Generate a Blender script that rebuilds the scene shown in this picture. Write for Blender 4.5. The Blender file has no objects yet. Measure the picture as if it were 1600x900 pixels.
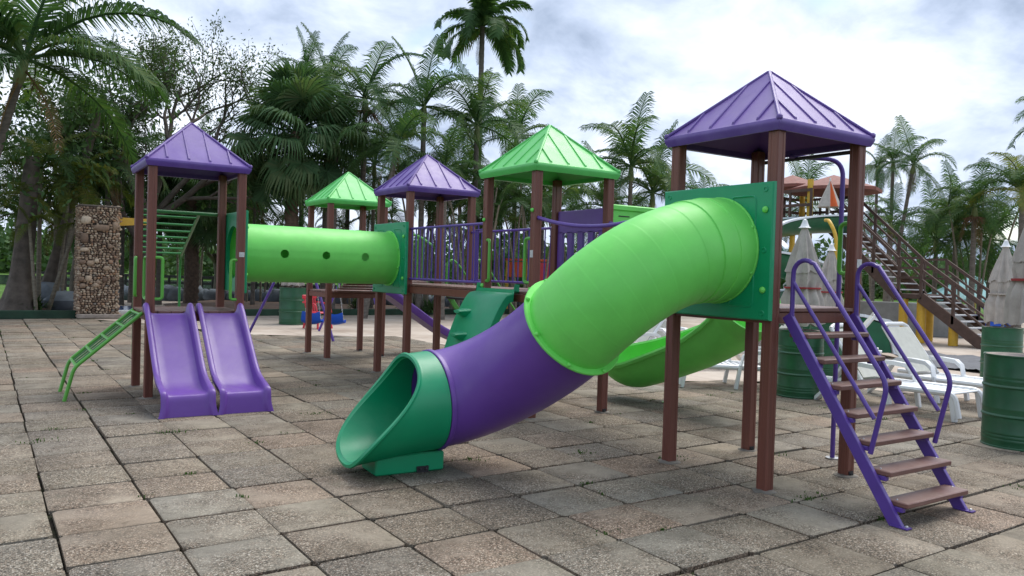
import bpy, math, random
import numpy as np
from mathutils import Matrix, Vector
R = math.radians
random.seed(7); rng = np.random.default_rng(7)
sc = bpy.context.scene
col = sc.collection

# ------------------------------------------------------------------ camera
CAM_H, F_PX = 1.6, 1227.17
PITCH, ROLL, YAW = 0.018841, 0.029951, R(90) - 0.578054      # YAW = heading of the view in world axes
fw = Vector((math.cos(YAW) * math.cos(PITCH), math.sin(YAW) * math.cos(PITCH), -math.sin(PITCH)))
rt0 = Vector((math.sin(YAW), -math.cos(YAW), 0)); up0 = rt0.cross(fw)
rt = rt0 * math.cos(ROLL) + up0 * math.sin(ROLL); up = -rt0 * math.sin(ROLL) + up0 * math.cos(ROLL)
cam = bpy.data.objects.new('camera', bpy.data.cameras.new('camera')); col.objects.link(cam)
m = Matrix.Identity(4)
for i in range(3):
    m[i][0], m[i][1], m[i][2] = rt[i], up[i], -fw[i]
m[2][3] = CAM_H
cam.matrix_world = m
cam.data.sensor_width = 36; cam.data.lens = 36 * F_PX / 1600
cam.data.clip_start = 0.05; cam.data.clip_end = 2000
sc.camera = cam

def at(px, D):
    """ground position in the picture's column px at depth D metres"""
    d = fw * D + rt * ((px - 800) / F_PX * D)
    return d.x, d.y
def zat(px, py, D):
    d = fw * D + rt * ((px - 800) / F_PX * D) - up * ((py - 450) / F_PX * D)
    return CAM_H + d.z
def pix(p):
    d = Vector(p) - Vector((0, 0, CAM_H)); z = d.dot(fw)
    if z < .05: return None
    return 800 + F_PX * d.dot(rt) / z, 450 - F_PX * d.dot(up) / z, z

# ------------------------------------------------------------------ world, sun, exposure
SUN_EL, SUN_AZ = R(58), YAW + R(-38)        # a little to the right of the view, high
world = bpy.data.worlds.new('World'); sc.world = world; world.use_nodes = True
nt = world.node_tree; N = nt.nodes; L = nt.links; N.clear()
def nd(tree, t, **kw):
    n = tree.nodes.new(t)
    for k, v in kw.items():
        if k in n.inputs.keys() if hasattr(n.inputs, 'keys') else False: n.inputs[k].default_value = v
        else: setattr(n, k, v)
    return n
def math_n(tree, op, a, b=None, clamp=False):
    n = tree.nodes.new('ShaderNodeMath'); n.operation = op; n.use_clamp = clamp
    for i, x in enumerate((a, b)):
        if x is None: continue
        if isinstance(x, (int, float)): n.inputs[i].default_value = x
        else: tree.links.new(x, n.inputs[i])
    return n.outputs[0]
def ramp(tree, fac, stops):
    n = tree.nodes.new('ShaderNodeValToRGB'); e = n.color_ramp.elements
    while len(e) < len(stops): e.new(0.5)
    for el, (p, c) in zip(e, stops):
        el.position = p; el.color = (*c, 1) if len(c) == 3 else c
    tree.links.new(fac, n.inputs[0]); return n.outputs[0]
def mixc(tree, fac, a, b, mode='MIX'):
    n = tree.nodes.new('ShaderNodeMix'); n.data_type = 'RGBA'; n.blend_type = mode
    for i, x in ((0, fac), (6, a), (7, b)):
        if isinstance(x, (int, float)): n.inputs[i].default_value = x
        elif isinstance(x, tuple): n.inputs[i].default_value = (*x, 1)
        else: tree.links.new(x, n.inputs[i])
    return n.outputs[2]
def noise(tree, vec, scale, detail=4, rough=.55, dist=0.0):
    n = tree.nodes.new('ShaderNodeTexNoise')
    n.inputs['Scale'].default_value = scale; n.inputs['Detail'].default_value = detail
    n.inputs['Roughness'].default_value = rough; n.inputs['Distortion'].default_value = dist
    if vec is not None: tree.links.new(vec, n.inputs['Vector'])
    return n.outputs['Fac']

tc = N.new('ShaderNodeTexCoord'); sep = N.new('ShaderNodeSeparateXYZ'); L.new(tc.outputs['Generated'], sep.inputs[0])
den = math_n(nt, 'ADD', math_n(nt, 'MAXIMUM', sep.outputs[2], 0.0), 0.42)
cmb = N.new('ShaderNodeCombineXYZ')
L.new(math_n(nt, 'DIVIDE', sep.outputs[0], den), cmb.inputs[0]); L.new(math_n(nt, 'DIVIDE', sep.outputs[1], den), cmb.inputs[1])
mp = N.new('ShaderNodeMapping'); L.new(cmb.outputs[0], mp.inputs[0])
mp.inputs['Location'].default_value = (3.1, 1.7, 0.4); mp.inputs['Rotation'].default_value = (0, 0, R(20)); mp.inputs['Scale'].default_value = (1, 1.0, 1)
big = noise(nt, mp.outputs[0], 1.5, 6, .52, .2)
mid = noise(nt, mp.outputs[0], 4.2, 8, .58, .3)
shade = math_n(nt, 'ADD', math_n(nt, 'MULTIPLY', big, .55), math_n(nt, 'MULTIPLY', mid, .45))
ccol = ramp(nt, shade, [(.38, (.24, .30, .41)), (.44, (.37, .44, .57)), (.49, (.49, .56, .69)), (.54, (.61, .67, .78)), (.62, (.75, .79, .86))])
hole = noise(nt, mp.outputs[0], 2.4, 4, .5, .1)
hmask = ramp(nt, hole, [(.60, (0, 0, 0)), (.68, (1, 1, 1))])
sky = N.new('ShaderNodeTexSky'); sky.sky_type = 'NISHITA'; sky.sun_disc = False
sky.sun_elevation = SUN_EL; sky.sun_rotation = R(90) - SUN_AZ
sky.air_density = 1.0; sky.dust_density = 1.2
skyb = mixc(nt, 1.0, sky.outputs[0], (.12, .12, .12), 'MULTIPLY')
final = mixc(nt, hmask, ccol, skyb)
bg = N.new('ShaderNodeBackground'); L.new(final, bg.inputs[0]); bg.inputs[1].default_value = 1.0
wo = N.new('ShaderNodeOutputWorld'); L.new(bg.outputs[0], wo.inputs[0])

sun = bpy.data.objects.new('sun', bpy.data.lights.new('sun', 'SUN')); col.objects.link(sun)
sun.data.energy = 2.0; sun.data.angle = R(42); sun.data.color = (1, .96, .9)
sd = Vector((math.cos(SUN_AZ) * math.cos(SUN_EL), math.sin(SUN_AZ) * math.cos(SUN_EL), math.sin(SUN_EL)))
sun.rotation_euler = sd.to_track_quat('Z', 'Y').to_euler(); sun.location = (0, 0, 30)
sc.view_settings.view_transform = 'Standard'; sc.view_settings.look = 'None'
sc.view_settings.exposure = 0.72; sc.view_settings.gamma = 1
sc.render.engine = 'CYCLES'
sc.cycles.max_bounces = 6; sc.cycles.transparent_max_bounces = 6; sc.cycles.use_denoising = True
sc.cycles.caustics_reflective = False; sc.cycles.caustics_refractive = False

# ------------------------------------------------------------------ materials
MATS = {}
def base_mat(name, rough=.5, spec=.5):
    mt = bpy.data.materials.new(name); mt.use_nodes = True
    t = mt.node_tree; b = t.nodes['Principled BSDF']
    b.inputs['Roughness'].default_value = rough; b.inputs['Specular IOR Level'].default_value = spec
    MATS[name] = mt
    return mt, t, b
def coords(t, kind='Object'):
    return t.nodes.new('ShaderNodeTexCoord').outputs[kind]
def position(t):
    return t.nodes.new('ShaderNodeNewGeometry').outputs['Position']
def add_bump(t, b, height, strength=.2, dist=.01):
    n = t.nodes.new('ShaderNodeBump'); n.inputs['Strength'].default_value = strength; n.inputs['Distance'].default_value = dist
    t.links.new(height, n.inputs['Height']); t.links.new(n.outputs[0], b.inputs['Normal'])
def scl(c, k): return tuple(min(1, x * k) for x in c)

def simple(name, c, rough=.5, var=.15, scale=6, bump=.05, bscale=120, spec=.5, metal=0.0, pos=True, dirt=0.0, dirtcol=(.1, .08, .06), stretch=None, wear_=0.0):
    mt, t, b = base_mat(name, rough, spec)
    v = position(t) if pos else coords(t)
    if stretch:
        mpn = t.nodes.new('ShaderNodeMapping'); mpn.inputs['Scale'].default_value = stretch; t.links.new(v, mpn.inputs[0]); v = mpn.outputs[0]
    n1 = noise(t, v, scale, 5, .6)
    cc = ramp(t, n1, [(.3, scl(c, 1 - var)), (.7, scl(c, 1 + var))])
    if dirt > 0:
        d = ramp(t, noise(t, v, scale * .45, 7, .7), [(.50, (0, 0, 0)), (.72, (1, 1, 1))])
        cc = mixc(t, math_n(t, 'MULTIPLY', d, dirt), cc, dirtcol)
    if wear_ > 0:
        g_ = t.nodes.new('ShaderNodeNewGeometry'); sp_ = t.nodes.new('ShaderNodeSeparateXYZ'); t.links.new(g_.outputs['Normal'], sp_.inputs[0])
        up_ = math_n(t, 'MULTIPLY', math_n(t, 'MAXIMUM', sp_.outputs[2], 0.0), ramp(t, noise(t, v, 2.2, 7, .7, .8), [(.38, (0, 0, 0)), (.70, (1, 1, 1))]))
        cc = mixc(t, math_n(t, 'MULTIPLY', up_, wear_), cc, scl((c[0] * .5 + .22, c[1] * .5 + .20, c[2] * .5 + .17), 1))
        m_ = t.nodes.new('ShaderNodeMapping'); m_.inputs['Scale'].default_value = (26, 26, 3.2); m_.inputs['Rotation'].default_value = (.5, .3, .2); t.links.new(v, m_.inputs[0])
        sc_ = ramp(t, noise(t, m_.outputs[0], 1.6, 5, .7), [(.66, (0, 0, 0)), (.74, (1, 1, 1))])
        cc = mixc(t, math_n(t, 'MULTIPLY', sc_, wear_ * 1.3), cc, scl((c[0] * .7 + .12, c[1] * .7 + .12, c[2] * .7 + .12), 1))
    t.links.new(cc, b.inputs['Base Color'])
    rr = t.nodes.new('ShaderNodeMapRange'); rr.inputs[3].default_value = rough * .8; rr.inputs[4].default_value = min(1, rough * 1.3)
    t.links.new(noise(t, v, scale * 2.3, 4), rr.inputs[0]); t.links.new(rr.outputs[0], b.inputs['Roughness'])
    b.inputs['Metallic'].default_value = metal
    if bump: add_bump(t, b, noise(t, v, bscale, 2), bump, .004)
    return mt

PURPLE = (.135, .052, .315); LGREEN = (.165, .690, .110); DGREEN = (.002, .285, .120)
simple('purple_plastic', PURPLE, .36, .05, 5, .06, 70, dirt=.10, dirtcol=(.22, .17, .35), wear_=.28)
simple('light_green_plastic', LGREEN, .46, .07, 4, .06, 70, dirt=.08, dirtcol=(.30, .55, .20), wear_=.14)
simple('dark_green_plastic', DGREEN, .36, .06, 5, .06, 70, dirt=.06, dirtcol=(.05, .22, .12), wear_=.28)
simple('purple_roof', (.110, .052, .275), .42, .10, 4, .08, 60, dirt=.22, dirtcol=(.30, .24, .45), wear_=.22)
simple('green_roof', (.100, .53, .115), .42, .08, 4, .08, 60, dirt=.15, dirtcol=(.25, .55, .22), wear_=.22)
simple('purple_steel', (.095, .045, .28), .32, .08, 8, .04, 150, dirt=.10, dirtcol=(.06, .05, .12), wear_=.28)
simple('green_steel', (.10, .38, .045), .33, .08, 8, .04, 150)
simple('mid_green_steel', (.03, .21, .045), .35, .10, 8, .04, 150)
simple('post_brown', (.165, .053, .034), .45, .13, 3, .25, 40, stretch=(14, 14, .6), dirt=.14, dirtcol=(.19, .11, .09), wear_=.16)
simple('plank_brown', (.165, .075, .060), .42, .20, 4, .25, 40, dirt=.30, dirtcol=(.27, .18, .15), wear_=.45)
simple('black_metal', (.02, .02, .022), .45, .1, 8, 0)
simple('bolt_zinc', (.5, .5, .5), .35, .1, 20, 0, metal=.9)
simple('sticker', (.55, .55, .53), .5, .2, 60, 0)
simple('drum_green', (.012, .088, .036), .35, .22, 5, .10, 30, dirt=.25, dirtcol=(.05, .09, .05), wear_=.28)
simple('drum_lid', (.30, .25, .21), .8, .3, 8, .3, 40)
simple('white_plastic', (.74, .75, .75), .35, .05, 5, .03, 60, dirt=.18, dirtcol=(.50, .49, .46))
simple('sling_beige', (.52, .52, .46), .8, .08, 12, .2, 200)
simple('umbrella_canvas', (.42, .38, .335), .9, .14, 9, .4, 60, dirt=.25, dirtcol=(.20, .17, .15))
simple('strap_red', (.30, .03, .03), .7, .1, 9, 0)
simple('blue_plastic', (.012, .10, .55), .35, .1, 5, .03)
simple('red_plastic', (.55, .03, .05), .4, .1, 5, .03)
simple('yellow_paint', (.60, .36, .03), .45, .15, 5, .08, 30, dirt=.25, dirtcol=(.35, .22, .06))
simple('stair_wood', (.085, .050, .038), .7, .2, 6, .2, 60)
simple('tread_pale', (.55, .55, .55), .5, .1, 6, .05)
simple('canopy_red', (.22, .075, .055), .7, .2, 5, .1, 40)
simple('flume_green', (.006, .10, .042), .35, .15, 4, .04, 60)
simple('flume_white', (.72, .76, .80), .35, .08, 4, .04, 60)
simple('concrete_wall', (.26, .27, .26), .85, .2, 2.5, .5, 30, dirt=.5, dirtcol=(.14, .15, .14))
simple('tarp_dark', (.055, .060, .075), .55, .2, 3, .3, 12)
simple('orange_cloth', (.60, .12, .03), .8, .1, 6, .1)
simple('orange_paint', (.65, .10, .02), .5, .1, 6, .05)
simple('aqua_canvas', (.22, .46, .48), .7, .12, 3, .1)
simple('kerb_green', (.018, .050, .027), .8, .3, 3, .5, 30, dirt=.5, dirtcol=(.04, .05, .03))
simple('soil', (.12, .072, .045), .95, .35, 1.2, .8, 12, dirt=.5, dirtcol=(.18, .10, .05))
simple('boulder_blue', (.13, .155, .18), .85, .3, 2.5, .6, 14, dirt=.4, dirtcol=(.07, .08, .08))
simple('fence_dark', (.022, .020, .019), .7, .3, 6, .2, 30)
simple('mortar', (.050, .036, .027), .95, .3, 12, .6, 40)
simple('bark_grey', (.145, .125, .105), .9, .35, 5, .8, 26, dirt=.5, dirtcol=(.06, .055, .045), stretch=(1, 1, 3))
simple('bark_dark', (.105, .085, .068), .95, .4, 4, .9, 18, dirt=.4, dirtcol=(.10, .10, .08))
simple('bark_fan', (.100, .066, .045), .95, .4, 9, 1.0, 24)
simple('stem_pale', (.20, .175, .13), .8, .3, 5, .5, 26, stretch=(1, 1, 4))
simple('crownshaft', (.16, .20, .07), .55, .25, 4, .2, 30)
simple('palm_fruit', (.16, .085, .05), .9, .3, 6, .3)
simple('pool_blue', (.01, .10, .33), .15, .1, 2, .05, 8)
simple('grout_cement', (.20, .18, .15), .9, .3, 5, .5, 40, dirt=.5, dirtcol=(.13, .12, .10))
simple('white_paint', (.7, .7, .68), .6, .1, 6, 0)

def leaf(name, c, var=.35, trans=.28, rough=.45, hue=None):
    mt = bpy.data.materials.new(name); mt.use_nodes = True; t = mt.node_tree; t.nodes.clear(); MATS[name] = mt
    oi = t.nodes.new('ShaderNodeObjectInfo'); geo = t.nodes.new('ShaderNodeNewGeometry')
    r = math_n(t, 'ADD', math_n(t, 'MULTIPLY', oi.outputs['Random'], .5), math_n(t, 'MULTIPLY', geo.outputs['Random Per Island'], .5))
    h = hue or scl((c[0] * 1.5, c[1] * 1.15, c[2] * .9), 1)
    cc = ramp(t, r, [(.1, scl(c, 1 - var)), (.55, c), (.95, scl(h, 1 + var * .5))])
    p = t.nodes.new('ShaderNodeBsdfPrincipled'); p.inputs['Roughness'].default_value = .6; p.inputs['Specular IOR Level'].default_value = .18
    t.links.new(cc, p.inputs['Base Color'])
    tr = t.nodes.new('ShaderNodeBsdfTranslucent'); t.links.new(mixc(t, 1.0, cc, (1.1, 1.2, .6), 'MULTIPLY'), tr.inputs[0])
    mx = t.nodes.new('ShaderNodeMixShader'); mx.inputs[0].default_value = trans
    t.links.new(p.outputs[0], mx.inputs[1]); t.links.new(tr.outputs[0], mx.inputs[2])
    o = t.nodes.new('ShaderNodeOutputMaterial'); t.links.new(mx.outputs[0], o.inputs[0])
    return mt
leaf('palm_leaf', (.066, .140, .048), .4, .36, .42, (.12, .165, .045))
leaf('palm_leaf_yellow', (.13, .175, .040), .4, .42, .45, (.17, .15, .03))
leaf('fan_leaf', (.075, .150, .062), .45, .34, .45, (.10, .13, .06))
leaf('tree_leaf', (.070, .125, .042), .4, .32, .55, (.06, .075, .025))
leaf('wood_leaf', (.075, .145, .052), .5, .28, .6, (.050, .075, .025))
leaf('dead_leaf', (.16, .10, .045), .4, .2, .7, (.24, .16, .07))
leaf('shrub_leaf', (.040, .095, .020), .4, .3, .5, (.10, .15, .03))
leaf('weed_leaf', (.055, .12, .025), .4, .3, .5, (.12, .18, .04))

# tile: exposed aggregate worn into smooth cement, one tint per slab
mt, t, b = base_mat('tile', .85, .25)
v = position(t)
oi = t.nodes.new('ShaderNodeObjectInfo'); geo = t.nodes.new('ShaderNodeNewGeometry')
rnd = math_n(t, 'FRACT', math_n(t, 'ADD', math_n(t, 'MULTIPLY', oi.outputs['Random'], 3.7), math_n(t, 'MULTIPLY', geo.outputs['Random Per Island'], 5.3)))
rnd2 = math_n(t, 'FRACT', math_n(t, 'MULTIPLY', rnd, 7.31))
# shift the pattern for each slab so that wear does not run across the joints
addv = t.nodes.new('ShaderNodeVectorMath'); addv.operation = 'ADD'
cb = t.nodes.new('ShaderNodeCombineXYZ'); t.links.new(math_n(t, 'MULTIPLY', rnd, 40.0), cb.inputs[0]); t.links.new(math_n(t, 'MULTIPLY', rnd2, 40.0), cb.inputs[1])
t.links.new(v, addv.inputs[0]); t.links.new(cb.outputs[0], addv.inputs[1]); vs = addv.outputs[0]
vor = t.nodes.new('ShaderNodeTexVoronoi'); vor.inputs['Scale'].default_value = 105; t.links.new(vs, vor.inputs['Vector'])
sepc = t.nodes.new('ShaderNodeSeparateColor'); t.links.new(vor.outputs['Color'], sepc.inputs[0])
peb = ramp(t, sepc.outputs[0], [(.0, (.062, .056, .050)), (.22, (.19, .170, .145)), (.5, (.29, .257, .215)), (.70, (.30, .238, .192)), (.86, (.40, .362, .31)), (1., (.56, .52, .47))])
gap = ramp(t, vor.outputs['Distance'], [(.30, (1, 1, 1)), (.62, (.35, .33, .30))])
agg = mixc(t, .8, peb, gap, 'MULTIPLY')
cem = ramp(t, noise(t, vs, 3.5, 7, .65), [(.3, (.205, .188, .158)), (.55, (.275, .253, .216)), (.75, (.35, .326, .28))])
wear = math_n(t, 'ADD', noise(t, vs, 2.3, 6, .62), math_n(t, 'MULTIPLY', math_n(t, 'SUBTRACT', rnd, .5), .20))
wm = ramp(t, wear, [(.46, (.06, .06, .06)), (.66, (.85, .85, .85))])
cc = mixc(t, wm, agg, cem)
tint = ramp(t, rnd2, [(0, (.90, .90, .89)), (.2, (1.08, 1.0, .90)), (.4, (1.0, .98, .91)), (.6, (1.20, 1.03, .92)), (.8, (1.08, 1.04, .97)), (1, (.96, .98, .96))])
cc = mixc(t, 1.0, cc, tint, 'MULTIPLY')
stain = ramp(t, noise(t, v, .55, 6, .6), [(.48, (1, 1, 1)), (.70, (.62, .60, .57))])
cc = mixc(t, .85, cc, stain, 'MULTIPLY')
st2 = ramp(t, noise(t, v, 1.9, 8, .68, .6), [(.40, (1.10, 1.09, 1.06)), (.55, (.92, .91, .89)), (.70, (.60, .58, .55))]); cc = mixc(t, .8, cc, st2, 'MULTIPLY')
blot = ramp(t, noise(t, vs, 4.6, 5, .7), [(.60, (1, 1, 1)), (.72, (.45, .43, .40))])
cc = mixc(t, .7, cc, blot, 'MULTIPLY')
moss = ramp(t, noise(t, v, 1.3, 6, .65), [(.60, (0, 0, 0)), (.75, (.35, .35, .35))])
cc = mixc(t, moss, cc, (.11, .115, .07))
t.links.new(cc, b.inputs['Base Color'])
hgt = math_n(t, 'ADD', math_n(t, 'MULTIPLY', math_n(t, 'SUBTRACT', 1.0, vor.outputs['Distance']), math_n(t, 'SUBTRACT', 1.0, wm)), math_n(t, 'MULTIPLY', noise(t, vs, 22, 5, .7), .9))
add_bump(t, b, hgt, .65, .006)
t.links.new(ramp(t, noise(t, vs, 6, 4), [(.3, (.7, .7, .7)), (.7, (.95, .95, .95))]), b.inputs['Roughness'])

# joint bed: dark earth with moss
mt, t, b = base_mat('joint_bed', .95, .1); v = position(t)
cc = ramp(t, noise(t, v, 9, 6, .7), [(.3, (.012, .010, .008)), (.6, (.032, .027, .021)), (.8, (.085, .075, .062))])
mm = ramp(t, noise(t, v, 1.1, 5, .65), [(.50, (0, 0, 0)), (.64, (1, 1, 1))])
cc = mixc(t, math_n(t, 'MULTIPLY', mm, .6), cc, (.045, .065, .020)); t.links.new(cc, b.inputs['Base Color'])
add_bump(t, b, noise(t, v, 40, 5), .8, .02)
# pale concrete apron
mt, t, b = base_mat('pale_concrete', .85, .25); v = position(t)
cc = ramp(t, noise(t, v, .7, 8, .62), [(.3, (.36, .285, .225)), (.5, (.49, .41, .335)), (.72, (.60, .53, .45))])
br = t.nodes.new('ShaderNodeTexBrick'); br.inputs['Scale'].default_value = 1.0; br.inputs['Brick Width'].default_value = 1.2; br.inputs['Row Height'].default_value = 1.2
br.inputs['Mortar Size'].default_value = .012; br.offset = 0.0; t.links.new(v, br.inputs['Vector'])
cc = mixc(t, math_n(t, 'MULTIPLY', br.outputs['Fac'], .45), cc, (.16, .12, .09))
st = ramp(t, noise(t, v, .28, 6, .65), [(.5, (1, 1, 1)), (.72, (.66, .62, .58))]); cc = mixc(t, .8, cc, st, 'MULTIPLY')
t.links.new(cc, b.inputs['Base Color']); add_bump(t, b, noise(t, v, 60, 4), .3, .004)
# lawn
mt, t, b = base_mat('lawn', .95, .1); v = position(t)
cc = ramp(t, noise(t, v, .25, 7, .65), [(.3, (.045, .095, .020)), (.55, (.085, .165, .033)), (.75, (.13, .20, .05))])
t.links.new(cc, b.inputs['Base Color']); add_bump(t, b, noise(t, v, 8, 5), .6, .05)
# water
mt, t, b = base_mat('lake_water', .06, .5); v = position(t)
b.inputs['Base Color'].default_value = (.05, .07, .07, 1); add_bump(t, b, noise(t, v, 1.5, 4), .12, .04)
# pebbles
mt, t, b = base_mat('pebble', .8, .3)
geo = t.nodes.new('ShaderNodeNewGeometry'); oi = t.nodes.new('ShaderNodeObjectInfo'); v = geo.outputs['Position']
rr = math_n(t, 'FRACT', math_n(t, 'ADD', geo.outputs['Random Per Island'], oi.outputs['Random']))
cc = ramp(t, rr, [(0, (.16, .105, .075)), (.3, (.34, .24, .165)), (.55, (.50, .38, .27)), (.75, (.58, .48, .36)), (.9, (.42, .24, .14)), (1, (.25, .23, .20))])
cc = mixc(t, .5, cc, ramp(t, noise(t, v, 22, 5), [(.3, (.6, .6, .6)), (.7, (1.1, 1.1, 1.1))]), 'MULTIPLY')
t.links.new(cc, b.inputs['Base Color']); add_bump(t, b, noise(t, v, 60, 4), .4, .006)

# ------------------------------------------------------------------ mesh helpers
class MB:
    def __init__(s): s.v = []; s.f = []
    def add(s, vs, fs):
        o = len(s.v); s.v += [tuple(p) for p in vs]; s.f += [tuple(i + o for i in f) for f in fs]; return s
    def box(s, a, b, ch=0.0, M=None):
        (x0, y0, z0), (x1, y1, z1) = a, b
        if ch <= 0:
            vs = [(x, y, z) for z in (z0, z1) for x, y in ((x0, y0), (x1, y0), (x1, y1), (x0, y1))]
            fs = [(3, 2, 1, 0), (4, 5, 6, 7)] + [(i, (i + 1) % 4, 4 + (i + 1) % 4, 4 + i) for i in range(4)]
        else:
            c = min(ch, (x1 - x0) * .45, (y1 - y0) * .45, (z1 - z0) * .45)
            def ringp(i, z): return [(x0 + i, y0 + c, z), (x0 + c, y0 + i, z), (x1 - c, y0 + i, z), (x1 - i, y0 + c, z), (x1 - i, y1 - c, z), (x1 - c, y1 - i, z), (x0 + c, y1 - i, z), (x0 + i, y1 - c, z)]
            def inner(z): return [(x0 + c, y0 + c, z)] * 0 + [(x0 + c * 1.0, y0 + c * 1.4, z), (x0 + c * 1.4, y0 + c, z), (x1 - c * 1.4, y0 + c, z), (x1 - c, y0 + c * 1.4, z), (x1 - c, y1 - c * 1.4, z), (x1 - c * 1.4, y1 - c, z), (x0 + c * 1.4, y1 - c, z), (x0 + c, y1 - c * 1.4, z)]
            vs = inner(z0) + ringp(0, z0 + c) + ringp(0, z1 - c) + inner(z1)
            fs = [tuple(range(7, -1, -1)), tuple(range(24, 32))]
            for k in range(3):
                fs += [(8 * k + i, 8 * k + (i + 1) % 8, 8 * k + 8 + (i + 1) % 8, 8 * k + 8 + i) for i in range(8)]
        if M is not None: vs = [tuple(M @ Vector(p)) for p in vs]
        return s.add(vs, fs)
    def beam(s, p, q, w, h, upv=(0, 0, 1), ch=0.0):
        p, q = Vector(p), Vector(q); d = q - p; l = d.length; x = d.normalized()
        y = Vector(upv).cross(x)
        if y.length < 1e-4: y = Vector((0, 1, 0)).cross(x)
        y.normalize(); z = x.cross(y)
        M = Matrix((( x.x, y.x, z.x, p.x), (x.y, y.y, z.y, p.y), (x.z, y.z, z.z, p.z), (0, 0, 0, 1)))
        return s.box((0, -w / 2, -h / 2), (l, w / 2, h / 2), ch, M)
    def tube(s, pts, r, n=10, caps=True):
        pts = [Vector(p) for p in pts]; k = len(pts)
        rs = r if isinstance(r, (list, tuple)) else [r] * k
        T = [(pts[min(i + 1, k - 1)] - pts[max(i - 1, 0)]).normalized() for i in range(k)]
        a = T[0].orthogonal().normalized(); vs = []
        for i in range(k):
            a = (a - T[i] * a.dot(T[i])).normalized(); bb = T[i].cross(a)
            vs += [pts[i] + rs[i] * (a * math.cos(2 * math.pi * j / n) + bb * math.sin(2 * math.pi * j / n)) for j in range(n)]
        fs = [(i * n + j, i * n + (j + 1) % n, (i + 1) * n + (j + 1) % n, (i + 1) * n + j) for i in range(k - 1) for j in range(n)]
        if caps: fs += [tuple(range(n - 1, -1, -1)), tuple((k - 1) * n + j for j in range(n))]
        return s.add(vs, fs)
    def loft(s, secs, closed=True, caps=False):
        n = len(secs[0]); k = len(secs)
        vs = [p for q in secs for p in q]; m_ = n if closed else n - 1
        fs = [(i * n + j, i * n + (j + 1) % n, (i + 1) * n + (j + 1) % n, (i + 1) * n + j) for i in range(k - 1) for j in range(m_)]
        if caps: fs += [tuple(range(n - 1, -1, -1)), tuple((k - 1) * n + j for j in range(n))]
        return s.add(vs, fs)
    def lathe(s, prof, c=(0, 0, 0), n=24):
        return s.loft([[(c[0] + r * math.cos(2 * math.pi * j / n), c[1] + r * math.sin(2 * math.pi * j / n), c[2] + z) for j in range(n)] for r, z in prof], True, True)
    def ball(s, c, r, n=8, m_=5, sc_=(1, 1, 1), jit=0.0):
        vs = [(c[0], c[1], c[2] - r * sc_[2])]
        for i in range(1, m_):
            th = math.pi * i / m_
            for j in range(n):
                ph = 2 * math.pi * (j + .5 * (i % 2)) / n; k = 1 + random.uniform(-jit, jit)
                vs.append((c[0] + k * r * sc_[0] * math.sin(th) * math.cos(ph), c[1] + k * r * sc_[1] * math.sin(th) * math.sin(ph), c[2] - k * r * sc_[2] * math.cos(th)))
        vs.append((c[0], c[1], c[2] + r * sc_[2])); e = len(vs) - 1
        fs = [(0, 1 + (j + 1) % n, 1 + j) for j in range(n)]
        for i in range(m_ - 2): fs += [(1 + i * n + j, 1 + i * n + (j + 1) % n, 1 + (i + 1) * n + (j + 1) % n, 1 + (i + 1) * n + j) for j in range(n)]
        fs += [(e, 1 + (m_ - 2) * n + j, 1 + (m_ - 2) * n + (j + 1) % n) for j in range(n)]
        return s.add(vs, fs)
    def mesh(s, name, mat, smooth=35, off=(0, 0, 0)):
        me = bpy.data.meshes.new(name)
        vs = np.array(s.v, dtype=float).reshape(-1, 3) - np.array(off)
        me.from_pydata(vs.tolist(), [], s.f); me.update()
        if mat: me.materials.append(MATS[mat])
        if smooth is not None:
            me.polygons.foreach_set('use_smooth', [True] * len(me.polygons))
            if smooth < 180: me.set_sharp_from_angle(angle=R(smooth))
        return me
    def build(s, name, mat, parent=None, smooth=35, **tagkw):
        off = (0, 0, 0); p = parent
        while p is not None: off = tuple(off[i] + p.location[i] for i in range(3)); p = p.parent
        return link(name, s.mesh(name, mat, smooth, off), parent, **tagkw)
def link(name, me, parent=None, **tagkw):
    o = bpy.data.objects.new(name, me); col.objects.link(o)
    if parent is not None: o.parent = parent
    if tagkw: tag(o, **tagkw)
    return o
def tag(o, label=None, cat=None, group=None, kind=None):
    if label: o['label'] = label
    if cat: o['category'] = cat
    if group: o['group'] = group
    if kind: o['kind'] = kind
    return o
def thing(name, label, cat, loc=(0, 0, 0), group=None, rz=0):
    o = bpy.data.objects.new(name, None); col.objects.link(o); o.location = loc; o.rotation_euler = (0, 0, rz); o.empty_display_size = .2
    return tag(o, label, cat, group)
def copy_tree(o, parent=None):
    c = o.copy(); col.objects.link(c); c.parent = parent
    for ch in list(o.children): copy_tree(ch, c)
    return c
def spline(pts, n=40):
    """Catmull-Rom through pts"""
    P_ = [np.array(p, float) for p in pts]; P_ = [2 * P_[0] - P_[1]] + P_ + [2 * P_[-1] - P_[-2]]
    out = []; k = len(P_) - 3
    for i in range(k):
        a, b_, c_, d_ = P_[i:i + 4]
        for q in range(max(2, n // k)):
            t_ = q / max(2, n // k)
            out.append(.5 * ((2 * b_) + (-a + c_) * t_ + (2 * a - 5 * b_ + 4 * c_ - d_) * t_ ** 2 + (-a + 3 * b_ - 3 * c_ + d_) * t_ ** 3))
    out.append(P_[-2]); return out
def roundpath(pts, r=.06, n=5):
    """polyline with rounded corners"""
    P_ = [Vector(p) for p in pts]; out = [P_[0]]
    for i in range(1, len(P_) - 1):
        a = (P_[i - 1] - P_[i]); b_ = (P_[i + 1] - P_[i]); rr_ = min(r, a.length * .49, b_.length * .49)
        s_, e_ = P_[i] + a.normalized() * rr_, P_[i] + b_.normalized() * rr_
        for q in range(n + 1):
            t_ = q / n; out.append(s_ * (1 - t_) ** 2 + P_[i] * 2 * t_ * (1 - t_) + e_ * t_ ** 2)
    out.append(P_[-1]); return out

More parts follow.
